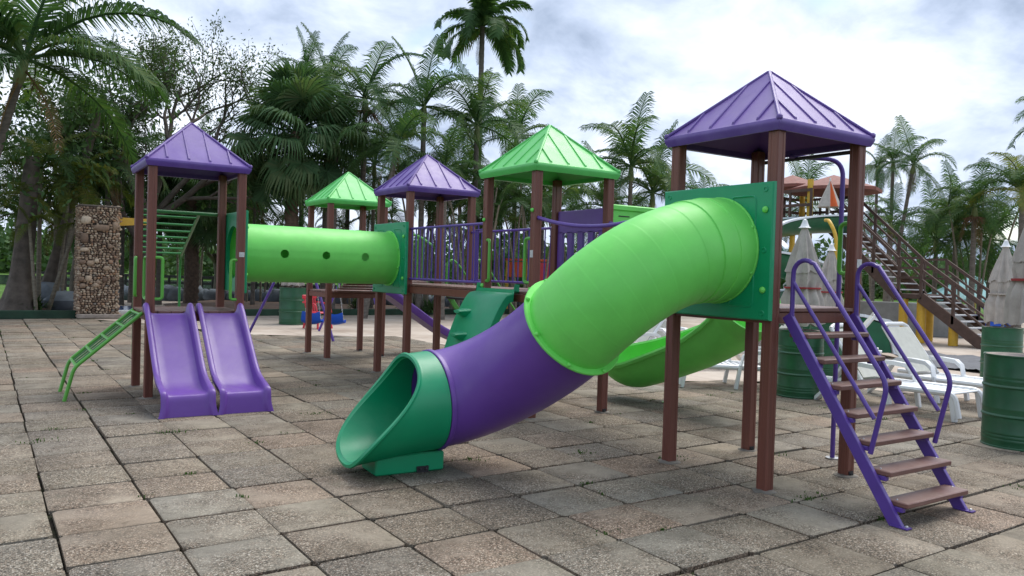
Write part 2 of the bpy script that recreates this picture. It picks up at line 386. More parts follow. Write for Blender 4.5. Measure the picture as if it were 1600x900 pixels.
# ------------------------------------------------------------------ setting: ground sheets
def sheet(name, poly, z, mat, **kw):
    mb = MB(); mb.add([(x, y, z) for x, y in poly], [tuple(range(len(poly)))]); return mb.build(name, mat, None, None, kind='structure', **kw)
sheet('lawn', [(-400, -60), (600, -60), (600, 600), (-400, 600)], -.10, 'lawn')
EDGE = [(-12, 24.9), (1.9, 24.9), (2.3, 24.0), (3.3, 22.3), (5.0, 18.5), (6.5, 17.7), (7.9, 17.3), (8.3, 14), (8.6, 11), (8.95, 8.8), (10.2, 8.3), (11.0, 7.2), (11.6, 5.9), (13.2, 4), (15.5, 1), (17, -3)]
sheet('pale_apron', [p for p in EDGE[1:]] + [(40, -3), (40, 26.0), (26, 36), (2.5, 36), (1.9, 30)], -.008, 'pale_concrete')
bed = sheet('tiled_pavement', [(-12, -3)] + EDGE[:-1] + [(17.0, -3)], -.036, 'joint_bed')
sheet('lake', [at(-60, 50), at(700, 52), at(760, 76), at(-160, 78)], -.06, 'lake_water')

def ub(vv):
    pts = sorted([(b_, a) for a, b_ in EDGE[1:]])
    return float(np.interp(vv, [p[0] for p in pts], [p[1] for p in pts]))
def tile_mesh(k):
    rr_ = random.Random(100 + k); mb = MB(); vs = []
    def ringt(h, ins):
        o = []
        for (sx, sy) in ((-1, -1), (1, -1), (1, 1), (-1, 1)):
            c = .018 + rr_.uniform(0, .028)
            o += [(sx * (.5 - ins) - (sx * c if sx * sy > 0 else 0), sy * (.5 - ins) - (0 if sx * sy > 0 else sy * c), h)] if False else \
                 ([(sx * (.5 - ins), sy * (.5 - ins - c), h), (sx * (.5 - ins - c), sy * (.5 - ins), h)] if sx * sy > 0 else [(sx * (.5 - ins - c), sy * (.5 - ins), h), (sx * (.5 - ins), sy * (.5 - ins - c), h)])
        return o
    rr_.seed(100 + k); a = ringt(-.040, 0); rr_.seed(100 + k); b_ = ringt(-.006, 0.0); rr_.seed(100 + k); c_ = ringt(0, .012)
    mb.add(a + b_ + c_, [(8 * q + i, 8 * q + (i + 1) % 8, 8 * q + 8 + (i + 1) % 8, 8 * q + 8 + i) for q in range(2) for i in range(8)] + [tuple(range(16, 24))])
    return mb
TM = [tile_mesh(k) for k in range(6)]; TME = [q.mesh('tile', 'tile', 40) for q in TM]
ang = R(-88.97); d1 = np.array((math.cos(ang), math.sin(ang))); d2 = np.array((-d1[1], d1[0])); s1, s2 = .5513, .569; org = np.array((4.280, 5.260))
cand = []
coloff = {j: rng.uniform(-.005, .005) for j in range(-40, 60)}; rowoff = {i: rng.uniform(-.012, .012) for i in range(-60, 40)}
wide = {j: 0 for j in range(-40, 60)}

for i in range(-40, 16):
    for j in range(-24, 26):
        jx = rng.uniform(-.009, .009, 2); a0 = rng.uniform(-.008, .008); tl = rng.uniform(-.006, .006, 2); dz = rng.uniform(-.005, .004); g1, g2 = rng.uniform(.020, .038), rng.uniform(.010, .022); q = int(rng.integers(6)); rot = int(rng.integers(4))
        c = org + d1 * s1 * (i + .5) + d2 * s2 * (j + .5) + d1 * rowoff[i] + d2 * coloff[j] + jx
        if c[1] > 24.6 or c[1] < -2.5 or c[0] > ub(c[1]) - .15 + rng.uniform(-.1, .1): continue
        p = pix((c[0], c[1], 0))
        if p is None or p[2] < 1.5 or p[0] < -260 or p[0] > 1860 or p[1] > 1120: continue
        inside = -30 < p[0] < 1630 and p[1] < 920
        cand.append((p[2] + (0 if inside else 100), c, a0, tl, dz, s1 - g1, s2 - g2 - wide[j], q, rot))
cand.sort(key=lambda x: x[0])
far = MB()
for n_, (D, c, a0, tl, dz, w1, w2, q, rot) in enumerate(cand):
    base = math.atan2(d2[1], d2[0])
    sx, sy = (w2, w1)
    M = Matrix.Translation((c[0], c[1], dz)) @ Matrix.Rotation(base + a0, 4, 'Z') @ Matrix.Rotation(tl[0], 4, 'X') @ Matrix.Rotation(tl[1], 4, 'Y') @ Matrix.Diagonal((sx, sy, 1, 1)) @ Matrix.Rotation(rot * math.pi / 2, 4, 'Z')
    if n_ < 300:
        o = link('tile', TME[q], bed); o.matrix_local = M
    else:
        Mn = np.array(M); vv = np.array(TM[q].v); vv = vv @ Mn[:3, :3].T + Mn[:3, 3]; far.add(vv.tolist(), TM[q].f)
far.build('tile_field', 'tile', bed, 40, kind='stuff')

# weeds in the joints
wd = MB()
def weed(x, y, n_, h, sp):
    for _ in range(n_):
        a = random.uniform(0, 6.28); r0 = random.uniform(0, sp); hh = h * random.uniform(.4, 1); ln = random.uniform(.3, 1.2) * hh; w_ = .004
        px_, py_ = x + r0 * math.cos(a) * 1.6, y + r0 * math.sin(a); dx, dy = math.cos(a * 3.1), math.sin(a * 3.1)
        wd.add([(px_ - dy * w_, py_ + dx * w_, -.02), (px_ + dy * w_, py_ - dx * w_, -.02), (px_ + dx * ln * .5 + dy * w_, py_ + dy * ln * .5 - dx * w_, hh * .7), (px_ + dx * ln * .5 - dy * w_, py_ + dy * ln * .5 + dx * w_, hh * .7), (px_ + dx * ln, py_ + dy * ln, hh * .75)], [(0, 1, 2, 3), (3, 2, 4)])
for k in range(110):
    i = random.randint(-34, 6); j = random.randint(-9, 8); e = random.random()
    c = org + d1 * s1 * (i + (0 if e < .5 else random.random())) + d2 * s2 * (j + (random.random() if e < .5 else 0))
    if c[0] < ub(c[1]) - .2 and c[1] < 24: weed(c[0], c[1], random.randint(5, 26), random.uniform(.010, .028), random.uniform(.02, .10))
for (x, y, n_) in ((3.39, 5.75, 60), (5.0, 5.0, 70), (4.4, 5.55, 60), (5.05, 3.65, 60), (1.45, 7.9, 70), (5.0, 8.4, 50), (6.9, 3.0, 60), (.3, 8.0, 60), (2.9, 8.3, 60), (6.0, 4.7, 50)): weed(x, y, n_ // 2, .026, .11)
wd.build('weeds', 'weed_leaf', None, None, kind='stuff', label='small green weeds growing in the paving joints', cat='weeds')

# planting strip, kerbs
sheet('planting_soil', [(-14, 25.1), (1.8, 25.1), (1.8, 30), (-14, 40)], .10, 'soil')
sheet('planting_bed', [(4.4, 25.6), (32, 26.4), (34, 34), (8, 35.2), (5, 31)], .10, 'soil')
def kerb(p, q, label):
    mb = MB(); mb.beam((*p, .08), (*q, .08), .22, .24, ch=.02); return mb.build('kerb', 'kerb_green', None, 35, label=label, cat='kerb', group='green kerbs of the planting beds')
kerb((-14, 24.98), (1.79, 24.98), 'low dark green painted kerb ending at the pebble stone pillar')
kerb((4.4, 25.5), (32, 26.3), 'long dark green painted kerb running behind the oil drum and red chair')
sheet('pool', [(2.95, 26.8), (4.1, 27.2), (4.4, 31), (2.9, 31.5)], .006, 'pool_blue')
mb = MB(); mb.beam((2.85, 26.6, .05), (4.2, 26.9, .05), .3, .12, ch=.02); mb.build('pool_rim', 'white_paint', None, 35, label='white rim of the small blue pool beside the stone pillar', cat='pool rim')

# ------------------------------------------------------------------ the play structure
S, PW, HP = 1.023, .095, 2.77
TW = dict(A=(4.864, 3.872), B=(4.889, 7.074), C=(4.889, 10.269), E=(4.796, 13.272), D=(1.435, 10.008))
def post_mesh(h):
    w_, c, g, gd = PW, .008, .030, .0035
    pr = [(c, 0), (w_ / 2 - g / 2 - .003, 0), (w_ / 2 - g / 2, gd), (w_ / 2 + g / 2, gd), (w_ / 2 + g / 2 + .003, 0), (w_ - c, 0)]
    prof = []
    for k in range(4):
        for x, y in pr:
            a = k * math.pi / 2; X, Y = x - w_ / 2, y - w_ / 2
            prof.append((X * math.cos(a) - Y * math.sin(a) + w_ / 2, X * math.sin(a) + Y * math.cos(a) + w_ / 2))
    mb = MB(); mb.loft([[(x, y, z) for x, y in prof] for z in (0, h)], True, True)
    return mb.mesh('post', 'post_brown', 20)
POST = post_mesh(HP + .03)
BR = MB(); BR.box((-.006, -.008, .0), (.05, -.001, .045), 0); BR.ball((.01, -.012, .022), .009); BR.ball((.032, -.012, .022), .009)
BRACKET = BR.mesh('base_bracket', 'black_metal')
def roof_mb(F):
    mb = MB(); e = .045; a0, a1 = -e, S + PW + e; cx = (a0 + a1) / 2; hw = (a1 - a0) / 2
    z0, z1, za = 2.735, 2.825, 3.365
    def P3(x, y, z): return (F[0] + cx + x, F[1] + cx + y, z)
    def sq(h, z): return [P3(-h, -h, z), P3(h, -h, z), P3(h, h, z), P3(-h, h, z)]
    # outside, rolled fascia and hollow inside
    secs = [sq(.012, za - .035), sq(hw - .05, z0 + .05), sq(hw - .05, z0), sq(hw - .022, z0 - .004), sq(hw - .004, z0 + .035), sq(hw, z0 + .05), sq(hw, z1 - .03), sq(hw - .012, z1 - .008), sq(hw - .03, z1), sq(.010, za)]
    mb.loft(secs, True, False); mb.add(sq(.010, za), [(0, 1, 2, 3)]); mb.add(sq(.012, za - .035), [(3, 2, 1, 0)])
    sl = (za - z1) / (hw - .03)
    for k in range(4):
        ca, sa = math.cos(k * math.pi / 2), math.sin(k * math.pi / 2)
        def W(x, y, z): return P3(x * ca - y * sa, x * sa + y * ca, z)
        def zr(d): return za - sl * d
        for t_ in (-.60, -.20, .20, .60):
            x = t_ * hw; w_ = .015; y0 = hw - .04; y1 = abs(x) + .02; hh = .020
            v_ = [W(x - w_, -y0, zr(y0) - .004), W(x + w_, -y0, zr(y0) - .004), W(x + w_ * .6, -y0 + .004, zr(y0) + hh), W(x - w_ * .6, -y0 + .004, zr(y0) + hh),
                  W(x - w_, -y1, zr(y1) - .004), W(x + w_, -y1, zr(y1) - .004), W(x + w_ * .6, -y1, zr(y1) + hh), W(x - w_ * .6, -y1, zr(y1) + hh)]
            mb.add(v_, [(0, 1, 2, 3), (1, 5, 6, 2), (3, 2, 6, 7), (0, 3, 7, 4), (5, 4, 7, 6)])
        # hip roll
        p0, p1 = Vector(W(-hw + .015, -hw + .015, z1 - .004)), Vector(W(-.006, -.006, za - .002)); mb.tube([p0, p1], .016, 8)
        mb.ball(tuple(p0), .026, 8, 5)
    return mb
def grab(mb, a, b, out, r=.019):
    a, b, o = Vector(a), Vector(b), Vector(out)
    mb.tube(roundpath([a, a + o, b + o, b], .05), r, 8)
def tower(key, label, roofmat, zp, planks_dir='u'):
    F = TW[key]; tw = thing('playground_tower', label, 'tower', (F[0], F[1], 0), 'roofed towers of the playground')
    for a, b_ in ((0, 0), (1, 0), (1, 1), (0, 1)):
        o = link('post', POST, tw); o.location = (a * S, b_ * S, 0)
        if a: k = link('base_bracket', BRACKET, o); k.location = (.02, 0, 0)
    roof_mb(F).build('roof', roofmat, tw, 30)
    o0, o1 = PW, S
    for (p, q) in (((PW, PW / 2), (S, PW / 2)), ((PW, S + PW / 2), (S, S + PW / 2))):
        MB().beam((F[0] + p[0] + .002, F[1] + p[1], zp - .055), (F[0] + q[0] - .002, F[1] + q[1], zp - .055), .05, .088, ch=.006).build('beam', 'post_brown', tw)
    for (p, q) in (((PW / 2, PW), (PW / 2, S)), ((S + PW / 2, PW), (S + PW / 2, S))):
        MB().beam((F[0] + p[0], F[1] + p[1] + .002, zp - .055), (F[0] + q[0], F[1] + q[1] - .002, zp - .055), .05, .088, ch=.006).build('beam', 'post_brown', tw)
    n_ = 8; wdt = (S + PW - .0) / n_
    for k in range(n_):
        if planks_dir == 'u': a, b_ = (F[0] + (PW if k in (0, n_ - 1) else .03), F[1] + k * wdt + .004, zp - .008), (F[0] + S + PW - (PW if k in (0, n_ - 1) else .03), F[1] + (k + 1) * wdt - .004, zp + .022)
        else: a, b_ = (F[0] + k * wdt + .004, F[1] + (PW if k in (0, n_ - 1) else .03), zp - .008), (F[0] + (k + 1) * wdt - .004, F[1] + S + PW - (PW if k in (0, n_ - 1) else .03), zp + .022)
        MB().box(a, b_, .004).build('plank', 'plank_brown', tw)
    return tw
ZA, ZD = 1.375, 1.005
tA = tower('A', 'brown post tower with purple roof carrying the purple stairs and big tube slide', 'purple_roof', ZA)
tB = tower('B', 'brown post tower with green roof above the dark green climbing wall', 'green_roof', ZA)
tC = tower('C', 'purple roofed tower where the straight tunnel meets the railed bridge', 'purple_roof', ZA)
tE = tower('E', 'small looking green roofed tower behind the straight light green tunnel', 'green_roof', 1.17)
tD = tower('D', 'purple roofed tower with two purple slides side by side', 'purple_roof', ZD, 'v')
def handle(tw, a, b, out, m_='green_steel'):
    mb = MB(); grab(mb, a, b, out); return mb.build('grab_handle', m_, tw)
FA, FB, FC, FE, FD = (TW[k] for k in 'ABCED')
for tw, key in ((tA, 'A'), (tB, 'B'), (tC, 'C'), (tD, 'D'), (tE, 'E')):
    for a, b_ in ((0, 0), (1, 0), (1, 1), (0, 1)):
        c = (TW[key][0] + a * S + PW / 2, TW[key][1] + b_ * S + PW / 2); mb = MB(); rr_ = random.Random(a * 7 + b_ * 3 + ord(key)); n_ = 16; q_ = [rr_.uniform(.075, .115) for _ in range(n_)]
        mb.loft([[(c[0] + q_[i] * k_ * math.cos(2 * math.pi * i / n_), c[1] + q_[i] * k_ * math.sin(2 * math.pi * i / n_), z) for i in range(n_)] for k_, z in ((1.0, -.02), (.97, .003), (.75, .012), (.3, .014))], True, True); mb.build('footing', 'grout_cement', tw, 60)
handle(tB, (FB[0] + .02, FB[1] + S, 1.99), (FB[0] + .02, FB[1] + S, 1.50), (-.02, -.085, 0))
handle(tB, (FB[0] + .02, FB[1] + PW, 1.99), (FB[0] + .02, FB[1] + PW, 1.50), (-.02, .085, 0))
handle(tD, (FD[0] + PW, FD[1] + .02, 1.66), (FD[0] + PW, FD[1] + .02, 1.17), (.075, -.02, 0))
handle(tD, (FD[0] + S, FD[1] + .02, 1.66), (FD[0] + S, FD[1] + .02, 1.17), (-.075, -.02, 0))
handle(tD, (FD[0] + .02, FD[1] + S, 1.66), (FD[0] + .02, FD[1] + S, 1.17), (-.02, -.085, 0))
handle(tD, (FD[0] + .02, FD[1] + PW, 1.66), (FD[0] + .02, FD[1] + PW, 1.17), (-.02, .085, 0))
handle(tA, (FA[0] + S + .06, FA[1] + PW, 2.10), (FA[0] + S + .06, FA[1] + PW, 1.68), (.01, .10, 0))
MB().box((FD[0] + S + .02, FD[1] - .003, 1.70), (FD[0] + S + .085, FD[1] - .0005, 1.76)).build('sticker', 'sticker', tD)
MB().box((FA[0] + S + .02, FA[1] - .003, 1.73), (FA[0] + S + .085, FA[1] - .0005, 1.80)).build('sticker', 'sticker', tA)
MB().box((FB[0] - .003, FB[1] + .02, 1.78), (FB[0] - .0005, FB[1] + .075, 1.86)).build('sticker', 'sticker', tB)
for (x, y, z) in ((FB[0] - .004, FB[1] + S + .05, 2.235), (FB[0] - .004, FB[1] + .05, 2.30), (FB[0] - .004, FB[1] + S + .05, 1.44), (FB[0] - .004, FB[1] + .05, 1.43), (FB[0] - .004, FB[1] + S + .05, 1.445)):
    MB().ball((x, y, z), .024, 10, 6).build('bolt_cap', 'light_green_plastic', tB)
# purple guard panel with slots on tower B's far side
mb = MB(); u0 = FB[0] + S + PW + .001; v0, v1 = FB[1] + PW + .005, FB[1] + S - .005
mb.box((u0 - .06, v0, 2.12), (u0 - .02, v1, 2.40), .006)
mb.box((u0 - .06, v0, 1.46), (u0 - .02, v1, 1.62), .006)
w_ = (v1 - v0) / 9
for k in range(0, 9, 2): mb.box((u0 - .06, v0 + k * w_, 1.60), (u0 - .02, v0 + (k + 1) * w_, 2.14), .004)
mb.build('guard_panel', 'purple_plastic', tB)

# panel with a round hole, in the plane u = const
def hole_panel(mb, u0, u1, c, hw, z0, z1, r, n=48):
    cv, cz = c
    def sqp(a):
        ca, sa = math.cos(a), math.sin(a); k = 1e9
        if abs(ca) > 1e-6: k = min(k, (hw / abs(ca)))
        if sa > 1e-6: k = min(k, (z1 - cz) / sa)
        if sa < -1e-6: k = min(k, (z0 - cz) / sa)
        return (ca * k, sa * k)
    A = [2 * math.pi * (i + .5) / n for i in range(n)]
    # make sure the corners exist
    for sx, sz in ((hw, z1 - cz), (-hw, z1 - cz), (-hw, z0 - cz), (hw, z0 - cz)): A.append(math.atan2(sz, sx) % (2 * math.pi))
    A.sort(); n = len(A); bv = .010
    def inset(p, d): return (p[0] - math.copysign(min(d, abs(p[0])), p[0]) * (abs(abs(p[0]) - hw) < 1e-6), p[1] - (d if abs(p[1] - (z1 - cz)) < 1e-6 else 0) + (d if abs(p[1] - (z0 - cz)) < 1e-6 else 0))
    O = [sqp(a) for a in A]; I = [(r * math.cos(a), r * math.sin(a)) for a in A]; OI = [inset(p, bv) for p in O]
    secs = [[(u0, cv + x, cz + z) for x, z in I], [(u0, cv + x, cz + z) for x, z in OI], [(u0 + bv, cv + x, cz + z) for x, z in O], [(u1 - bv, cv + x, cz + z) for x, z in O], [(u1, cv + x, cz + z) for x, z in OI], [(u1, cv + x, cz + z) for x, z in I], [(u0, cv + x, cz + z) for x, z in I]]
    mb.loft(secs, True)
def emboss(parent, u, c, hw, z0, z1, sgn):
    """raised triangle outlines, corner recess rings"""
    cv, cz = c; mb = MB()
    for sv in (-1, 1):
        for (za, zb) in ((z1 - .10, z1 - .42), (z0 + .10, z0 + .42)):
            a, b_, d = (u, cv + sv * (hw - .16), za), (u, cv + sv * (hw - .16), zb), (u, cv + sv * (hw - .40), za)
            MB().tube(roundpath([Vector(a) * .5 + Vector(d) * .5, a, b_, d, Vector(a) * .5 + Vector(d) * .5], .04, 3), .009, 6, False).build('embossed_triangle', 'dark_green_plastic', parent)
    for sv in (-1, 1):
        for zz in (z1 - .055, z0 + .055, cz):
            if zz == cz and abs(hw - .58) > .2: continue
            m2 = MB(); m2.loft([[(u + sgn * du, cv + sv * (hw - .07) + rr_ * math.cos(a), zz + rr_ * math.sin(a)) for a in np.linspace(0, 2 * math.pi, 14, endpoint=False)] for rr_, du in ((.024, -.001), (.020, .006), (.014, .006), (.013, .0015), (.001, .001))], True)
            m2.build('bolt_recess', 'dark_green_plastic', parent)
        for zz in (z1 - .21, z0 + .23):
            MB().ball((u + sgn * .006, cv + sv * (hw - .065), zz), .026, 12, 6, (.7, 1, 1)).build('bolt_cap', 'light_green_plastic', parent)

def tube_shell(path, tang, r, th=.02, n=40, a_fun=None):
    """open ended pipe with wall thickness along path"""
    outer, inner = [], []
    for p, t_, rr_ in zip(path, tang, r if hasattr(r, '__len__') else [r] * len(path)):
        p = Vector(p); t_ = Vector(t_).normalized(); a = t_.cross(Vector((0, 0, 1))).normalized(); b_ = a.cross(t_)
        outer.append([p + rr_ * (a * math.cos(q) + b_ * math.sin(q)) for q in np.linspace(0, 2 * math.pi, n, endpoint=False)])
        inner.append([p + (rr_ - th) * (a * math.cos(q) + b_ * math.sin(q)) for q in np.linspace(0, 2 * math.pi, n, endpoint=False)])
    mb = MB(); mb.loft(outer + inner[::-1] + [outer[0]], True); return mb
def hermite(p0, t0, p1, t1, n):
    p0, t0, p1, t1 = (np.array(x, float) for x in (p0, t0, p1, t1)); P_, T_ = [], []
    for i in range(n + 1):
        s_ = i / n
        P_.append((2 * s_**3 - 3 * s_**2 + 1) * p0 + (s_**3 - 2 * s_**2 + s_) * t0 + (-2 * s_**3 + 3 * s_**2) * p1 + (s_**3 - s_**2) * t1)
        T_.append((6 * s_**2 - 6 * s_) * p0 + (3 * s_**2 - 4 * s_ + 1) * t0 + (-6 * s_**2 + 6 * s_) * p1 + (3 * s_**2 - 2 * s_) * t1)
    return P_, T_
def ringband(c, t_, r0, r1, w_, n=44):
    c, t_ = Vector(c), Vector(t_).normalized(); a = t_.cross(Vector((0, 0, 1))).normalized(); b_ = a.cross(t_); mb = MB()
    def cir(rr_, s_): return [c + t_ * s_ + rr_ * (a * math.cos(q) + b_ * math.sin(q)) for q in np.linspace(0, 2 * math.pi, n, endpoint=False)]
    mb.loft([cir(r0, -w_), cir(r1 - .006, -w_), cir(r1, -w_ + .006), cir(r1, w_ - .006), cir(r1 - .006, w_), cir(r0, w_), cir(r0, -w_)], True); return mb, a, b_

# ---- big tube slide
C0 = np.array((4.79, 4.39, 1.83)); J1 = np.array((3.69, 4.79, 1.205)); J2 = np.array((2.96, 5.71, .545)); RT = .395
def dirv(az, el): return np.array((math.cos(R(az)) * math.cos(R(el)), math.sin(R(az)) * math.cos(R(el)), math.sin(R(el))))
DJ1, DJ2 = dirv(96, -38), dirv(178, -4)
ts = thing('tube_slide', 'large curved tube slide in light green and purple with dark green scoop exit', 'slide', (3.2, 5.2, 0))
mb = MB(); hole_panel(mb, 4.812, 4.858, (4.43, 1.83), .575, 1.30, 2.345, .36); pn = mb.build('entry_panel', 'dark_green_plastic', ts, 35)
emboss(pn, 4.812, (4.43, 1.83), .575, 1.30, 2.345, -1)
P1, T1 = hermite(C0, np.array((-1, 0, 0)) * 1.75, J1, DJ1 * 1.35, 11)
# moulded rings: each segment swells a hair, leaving fine seams
pp, tt, rr = [], [], []
for i in range(len(P1) - 1):
    for s_ in (0, .06, .5, .94, .97):
        pp.append(P1[i] * (1 - s_) + P1[i + 1] * s_); tt.append(T1[i] * (1 - s_) + T1[i + 1] * s_)
        k = i / (len(P1) - 1); sw = .022 * math.exp(-((k) / .13) ** 2)
        rr.append(RT + sw + (.0003 if s_ in (0.5,) else 0) - (.0006 if s_ == .97 else 0))
pp.append(P1[-1]); tt.append(T1[-1]); rr.append(RT)
tube_shell(pp, tt, rr, .02, 44).build('tube_section', 'light_green_plastic', ts, 25)
P2, T2 = hermite(J1, DJ1 * 1.35, J2, DJ2 * 1.5, 16)
tube_shell(P2, T2, RT, .02, 44).build('tube_section', 'purple_plastic', ts, 60, label='purple lower section of the tube')
fl, a_, b_ = ringband(C0 + np.array((.012, 0, 0)), (-1, 0, 0), RT - .03, .425, .012); fo = fl.build('flange', 'light_green_plastic', ts)
for q in (25, 65, 115, 155, 205, 245, 295, 335):
    c = Vector(C0) + Vector((-.006, 0, 0)) + (a_ * math.cos(R(q)) + b_ * math.sin(R(q))) * .408
    MB().ball(tuple(c), .018, 10, 6).build('bolt_cap', 'light_green_plastic', fo)
fl, a_, b_ = ringband(J1 - DJ1 * .006, DJ1, RT - .03, .44, .012); fo = fl.build('flange', 'light_green_plastic', ts)
for q in range(0, 360, 45):
    c = Vector(J1) - Vector(DJ1) * .022 + (a_ * math.cos(R(q + 10)) + b_ * math.sin(R(q + 10))) * .422
    MB().ball(tuple(c), .018, 10, 6).build('bolt_cap', 'light_green_plastic', fo)
fl, a_, b_ = ringband(J2 - DJ2 * .02, DJ2, RT - .03, .412, .02); fl.build('flange', 'purple_plastic', ts)
# scoop exit: pipe cut on a slant with a rolled rim
t_ = Vector(DJ2).normalized(); a = t_.cross(Vector((0, 0, 1))).normalized(); b_ = a.cross(t_); nn = 56
def Lq(q):
    s_ = math.sin(q)                       # +1 top, -1 bottom
    x = (1 - s_) / 2
    y_ = 3 * x * x - 2 * x ** 3
    return .17 + .54 * y_ ** 1.15
ring_q = np.linspace(0, 2 * math.pi, nn, endpoint=False); secs = []
def ex(q, k, rad):
    L_ = Lq(q) * k; flare = 1 + .02 * k ** 3
    low = -.012 * k * k
    return Vector(J2) + t_ * (.006 + L_) + (a * math.cos(q) + b_ * math.sin(q)) * rad * flare + Vector((0, 0, low))
ks = [0, .2, .4, .6, .8, .93, 1.0]
for k in ks: secs.append([ex(q, k, RT + .006) for q in ring_q])
secs.append([ex(q, 1.0, RT + .016) + t_ * .012 for q in ring_q])
secs.append([ex(q, 1.0, RT + .010) + t_ * .028 for q in ring_q])
secs.append([ex(q, 1.0, RT - .014) + t_ * .030 for q in ring_q])
secs.append([ex(q, 1.0, RT - .022) + t_ * .004 for q in ring_q])
for k in ks[::-1]: secs.append([ex(q, k, RT - .03) for q in ring_q])
mb = MB(); mb.loft(secs + [secs[0]], True); eo = mb.build('exit_scoop', 'dark_green_plastic', ts, 50)
mb = MB(); M_ = Matrix.Translation((2.74, 5.73, 0)) @ Matrix.Rotation(R(-3), 4, 'Z'); mb.box((-.29, -.16, 0), (.29, .16, .155), .012, M_); mb.build('foot', 'dark_green_plastic', eo)
mb = MB(); mb.box((.05, -.172, .0), (.15, -.161, .05), 0, M_); mb.ball(tuple(M_ @ Vector((.075, -.178, .03))), .012); mb.ball(tuple(M_ @ Vector((.125, -.178, .03))), .012); mb.build('foot_bracket', 'black_metal', eo)

# ---- purple stairs of tower A
st = thing('stairs', 'purple steel stairs with brown treads and looped handrails', 'stairs', (5.4, 2.9, 0))
for x in (5.005, 5.815):
    mb = MB(); mb.beam((x, 3.84, 1.345), (x, 2.905, -.02), .035, .085, (0, 0, 1), .004); mb.box((x - .03, 2.83, 0), (x + .03, 2.95, .008)); so = mb.build('stringer', 'purple_steel', st)
    MB().ball((x, 2.85, .012), .012).build('anchor_bolt', 'bolt_zinc', so)
    path = roundpath([(x, 3.80, 1.33), (x, 3.80, 1.62)], .03) + [Vector((x, 3.80 - .10 + .10 * math.cos(a), 1.66 + .10 * math.sin(a))) for a in np.linspace(.2, math.pi * .70, 8)]
    path += roundpath([(x, 3.62, 1.735), (x, 3.02, .925), (x, 3.125, .44)], .08)
    MB().tube(path, .0175, 10).build('handrail', 'purple_steel', st)
    MB().tube([(x, 3.80, 1.60), (x, 3.105, .68)], .015, 10).build('mid_rail', 'purple_steel', st)
for v_, z_ in ((3.75, 1.195), (3.605, 1.022), (3.465, .850), (3.33, .672), (3.205, .500), (3.07, .322), (2.945, .140)):
    tr = MB().box((5.025, v_ - .085, z_ - .018), (5.84 - .045, v_ + .085, z_ + .018), .006).build('tread', 'plank_brown', st)
    for x in (5.024, 5.756): MB().box((x, v_ - .05, z_ - .052), (x + .04, v_ + .05, z_ - .019), .004).build('bracket', 'purple_steel', tr)
    for x in (5.06, 5.76): MB().ball((x, v_ + .01, z_ + .019), .007, 8, 4).build('screw', 'bolt_zinc', tr)

# ---- fireman's pole
fp = thing('climbing_pole', 'purple vertical pole bending over at the top to the tower', 'pole', (6.39, 4.36, 0))
MB().tube(roundpath([(6.39, 4.36, 0), (6.39, 4.36, 2.715), (5.97, 4.62, 2.735)], .16, 8), .021, 12).build('pole', 'purple_steel', fp)
MB().tube([(6.02, 3.92, 2.71), (6.02, 4.95, 2.71)], .018, 8).build('top_bar', 'black_metal', fp)
MB().lathe([(.0, 0), (.06, 0), (.06, .008), (.03, .01)], (6.39, 4.36, 0)).build('base_plate', 'bolt_zinc', fp)

# ---- straight tunnel D - C
tn = thing('crawl_tunnel', 'straight light green tunnel with three portholes between two dark green panels', 'tunnel', (3.7, 10.6, 0))
for (u0, u1, cv, sg) in ((2.556, 2.602, 10.66, 1), (4.838, 4.884, 10.80, -1)):
    mb = MB(); hole_panel(mb, u0, u1, (cv, 1.765), .575, 1.25, 2.29, .345); po = mb.build('end_panel', 'dark_green_plastic', tn)
    emboss(po, u0 if sg < 0 else u1, (cv, 1.765), .575, 1.25, 2.29, sg)
    fl, a_, b_ = ringband((u1 + .006 if sg > 0 else u0 - .006, cv, 1.765), (1, 0, 0), .36, .41, .010); fo = fl.build('flange', 'light_green_plastic', tn)
    for q in (20, 70, 110, 160, 200, 250, 290, 340):
        MB().ball((u1 + .018 if sg > 0 else u0 - .018, cv + .395 * math.cos(R(q)), 1.765 + .395 * math.sin(R(q))), .016, 8, 5).build('bolt_cap', 'light_green_plastic', fo)
# tunnel wall with real portholes on both sides: grid in (angle, length)
nA, nL = 72, 60; u0, u1 = 2.60, 4.84; rT = .385; holes = [(2.60 + (k + 1) * (u1 - u0) / 4 + o_, q) for k, o_ in ((0, -.02), (1, 0), (2, .02)) for q in (math.pi, 0)]
mb = MB()
def tun(i, j, r_):
    q = 2 * math.pi * i / nA; x = u0 + (u1 - u0) * j / nL; c = 10.66 + .14 * (x - u0) / (u1 - u0)
    # pull grid points near a hole on to its rim
    for hx, hq in holes:
        dq = (q - hq + math.pi) % (2 * math.pi) - math.pi; dx, dy = x - hx, dq * rT; d_ = math.hypot(dx, dy)
        if d_ < .075 and d_ > 1e-6: x, q = hx + dx / d_ * .058 if d_ < .075 else x, hq + dy / d_ * .058 / rT
    seam = -.004 if abs(math.sin(q)) < .02 else 0
    return (x, c + (r_ + seam) * math.cos(q), 1.765 + (r_ + seam) * math.sin(q))
def isin(i, j):
    q = 2 * math.pi * (i + .5) / nA; x = u0 + (u1 - u0) * (j + .5) / nL
    return any(math.hypot(x - hx, ((q - hq + math.pi) % (2 * math.pi) - math.pi) * rT) < .052 for hx, hq in holes)
for r_, flip in ((rT, False), (rT - .012, True)):
    vs = [tun(i, j, r_) for j in range(nL + 1) for i in range(nA)]
    fs = [(j * nA + i, j * nA + (i + 1) % nA, (j + 1) * nA + (i + 1) % nA, (j + 1) * nA + i) for j in range(nL) for i in range(nA) if not isin(i, j)]
    mb.add(vs, [f[::-1] for f in fs] if flip else fs)
mb.build('tube', 'light_green_plastic', tn, 30)

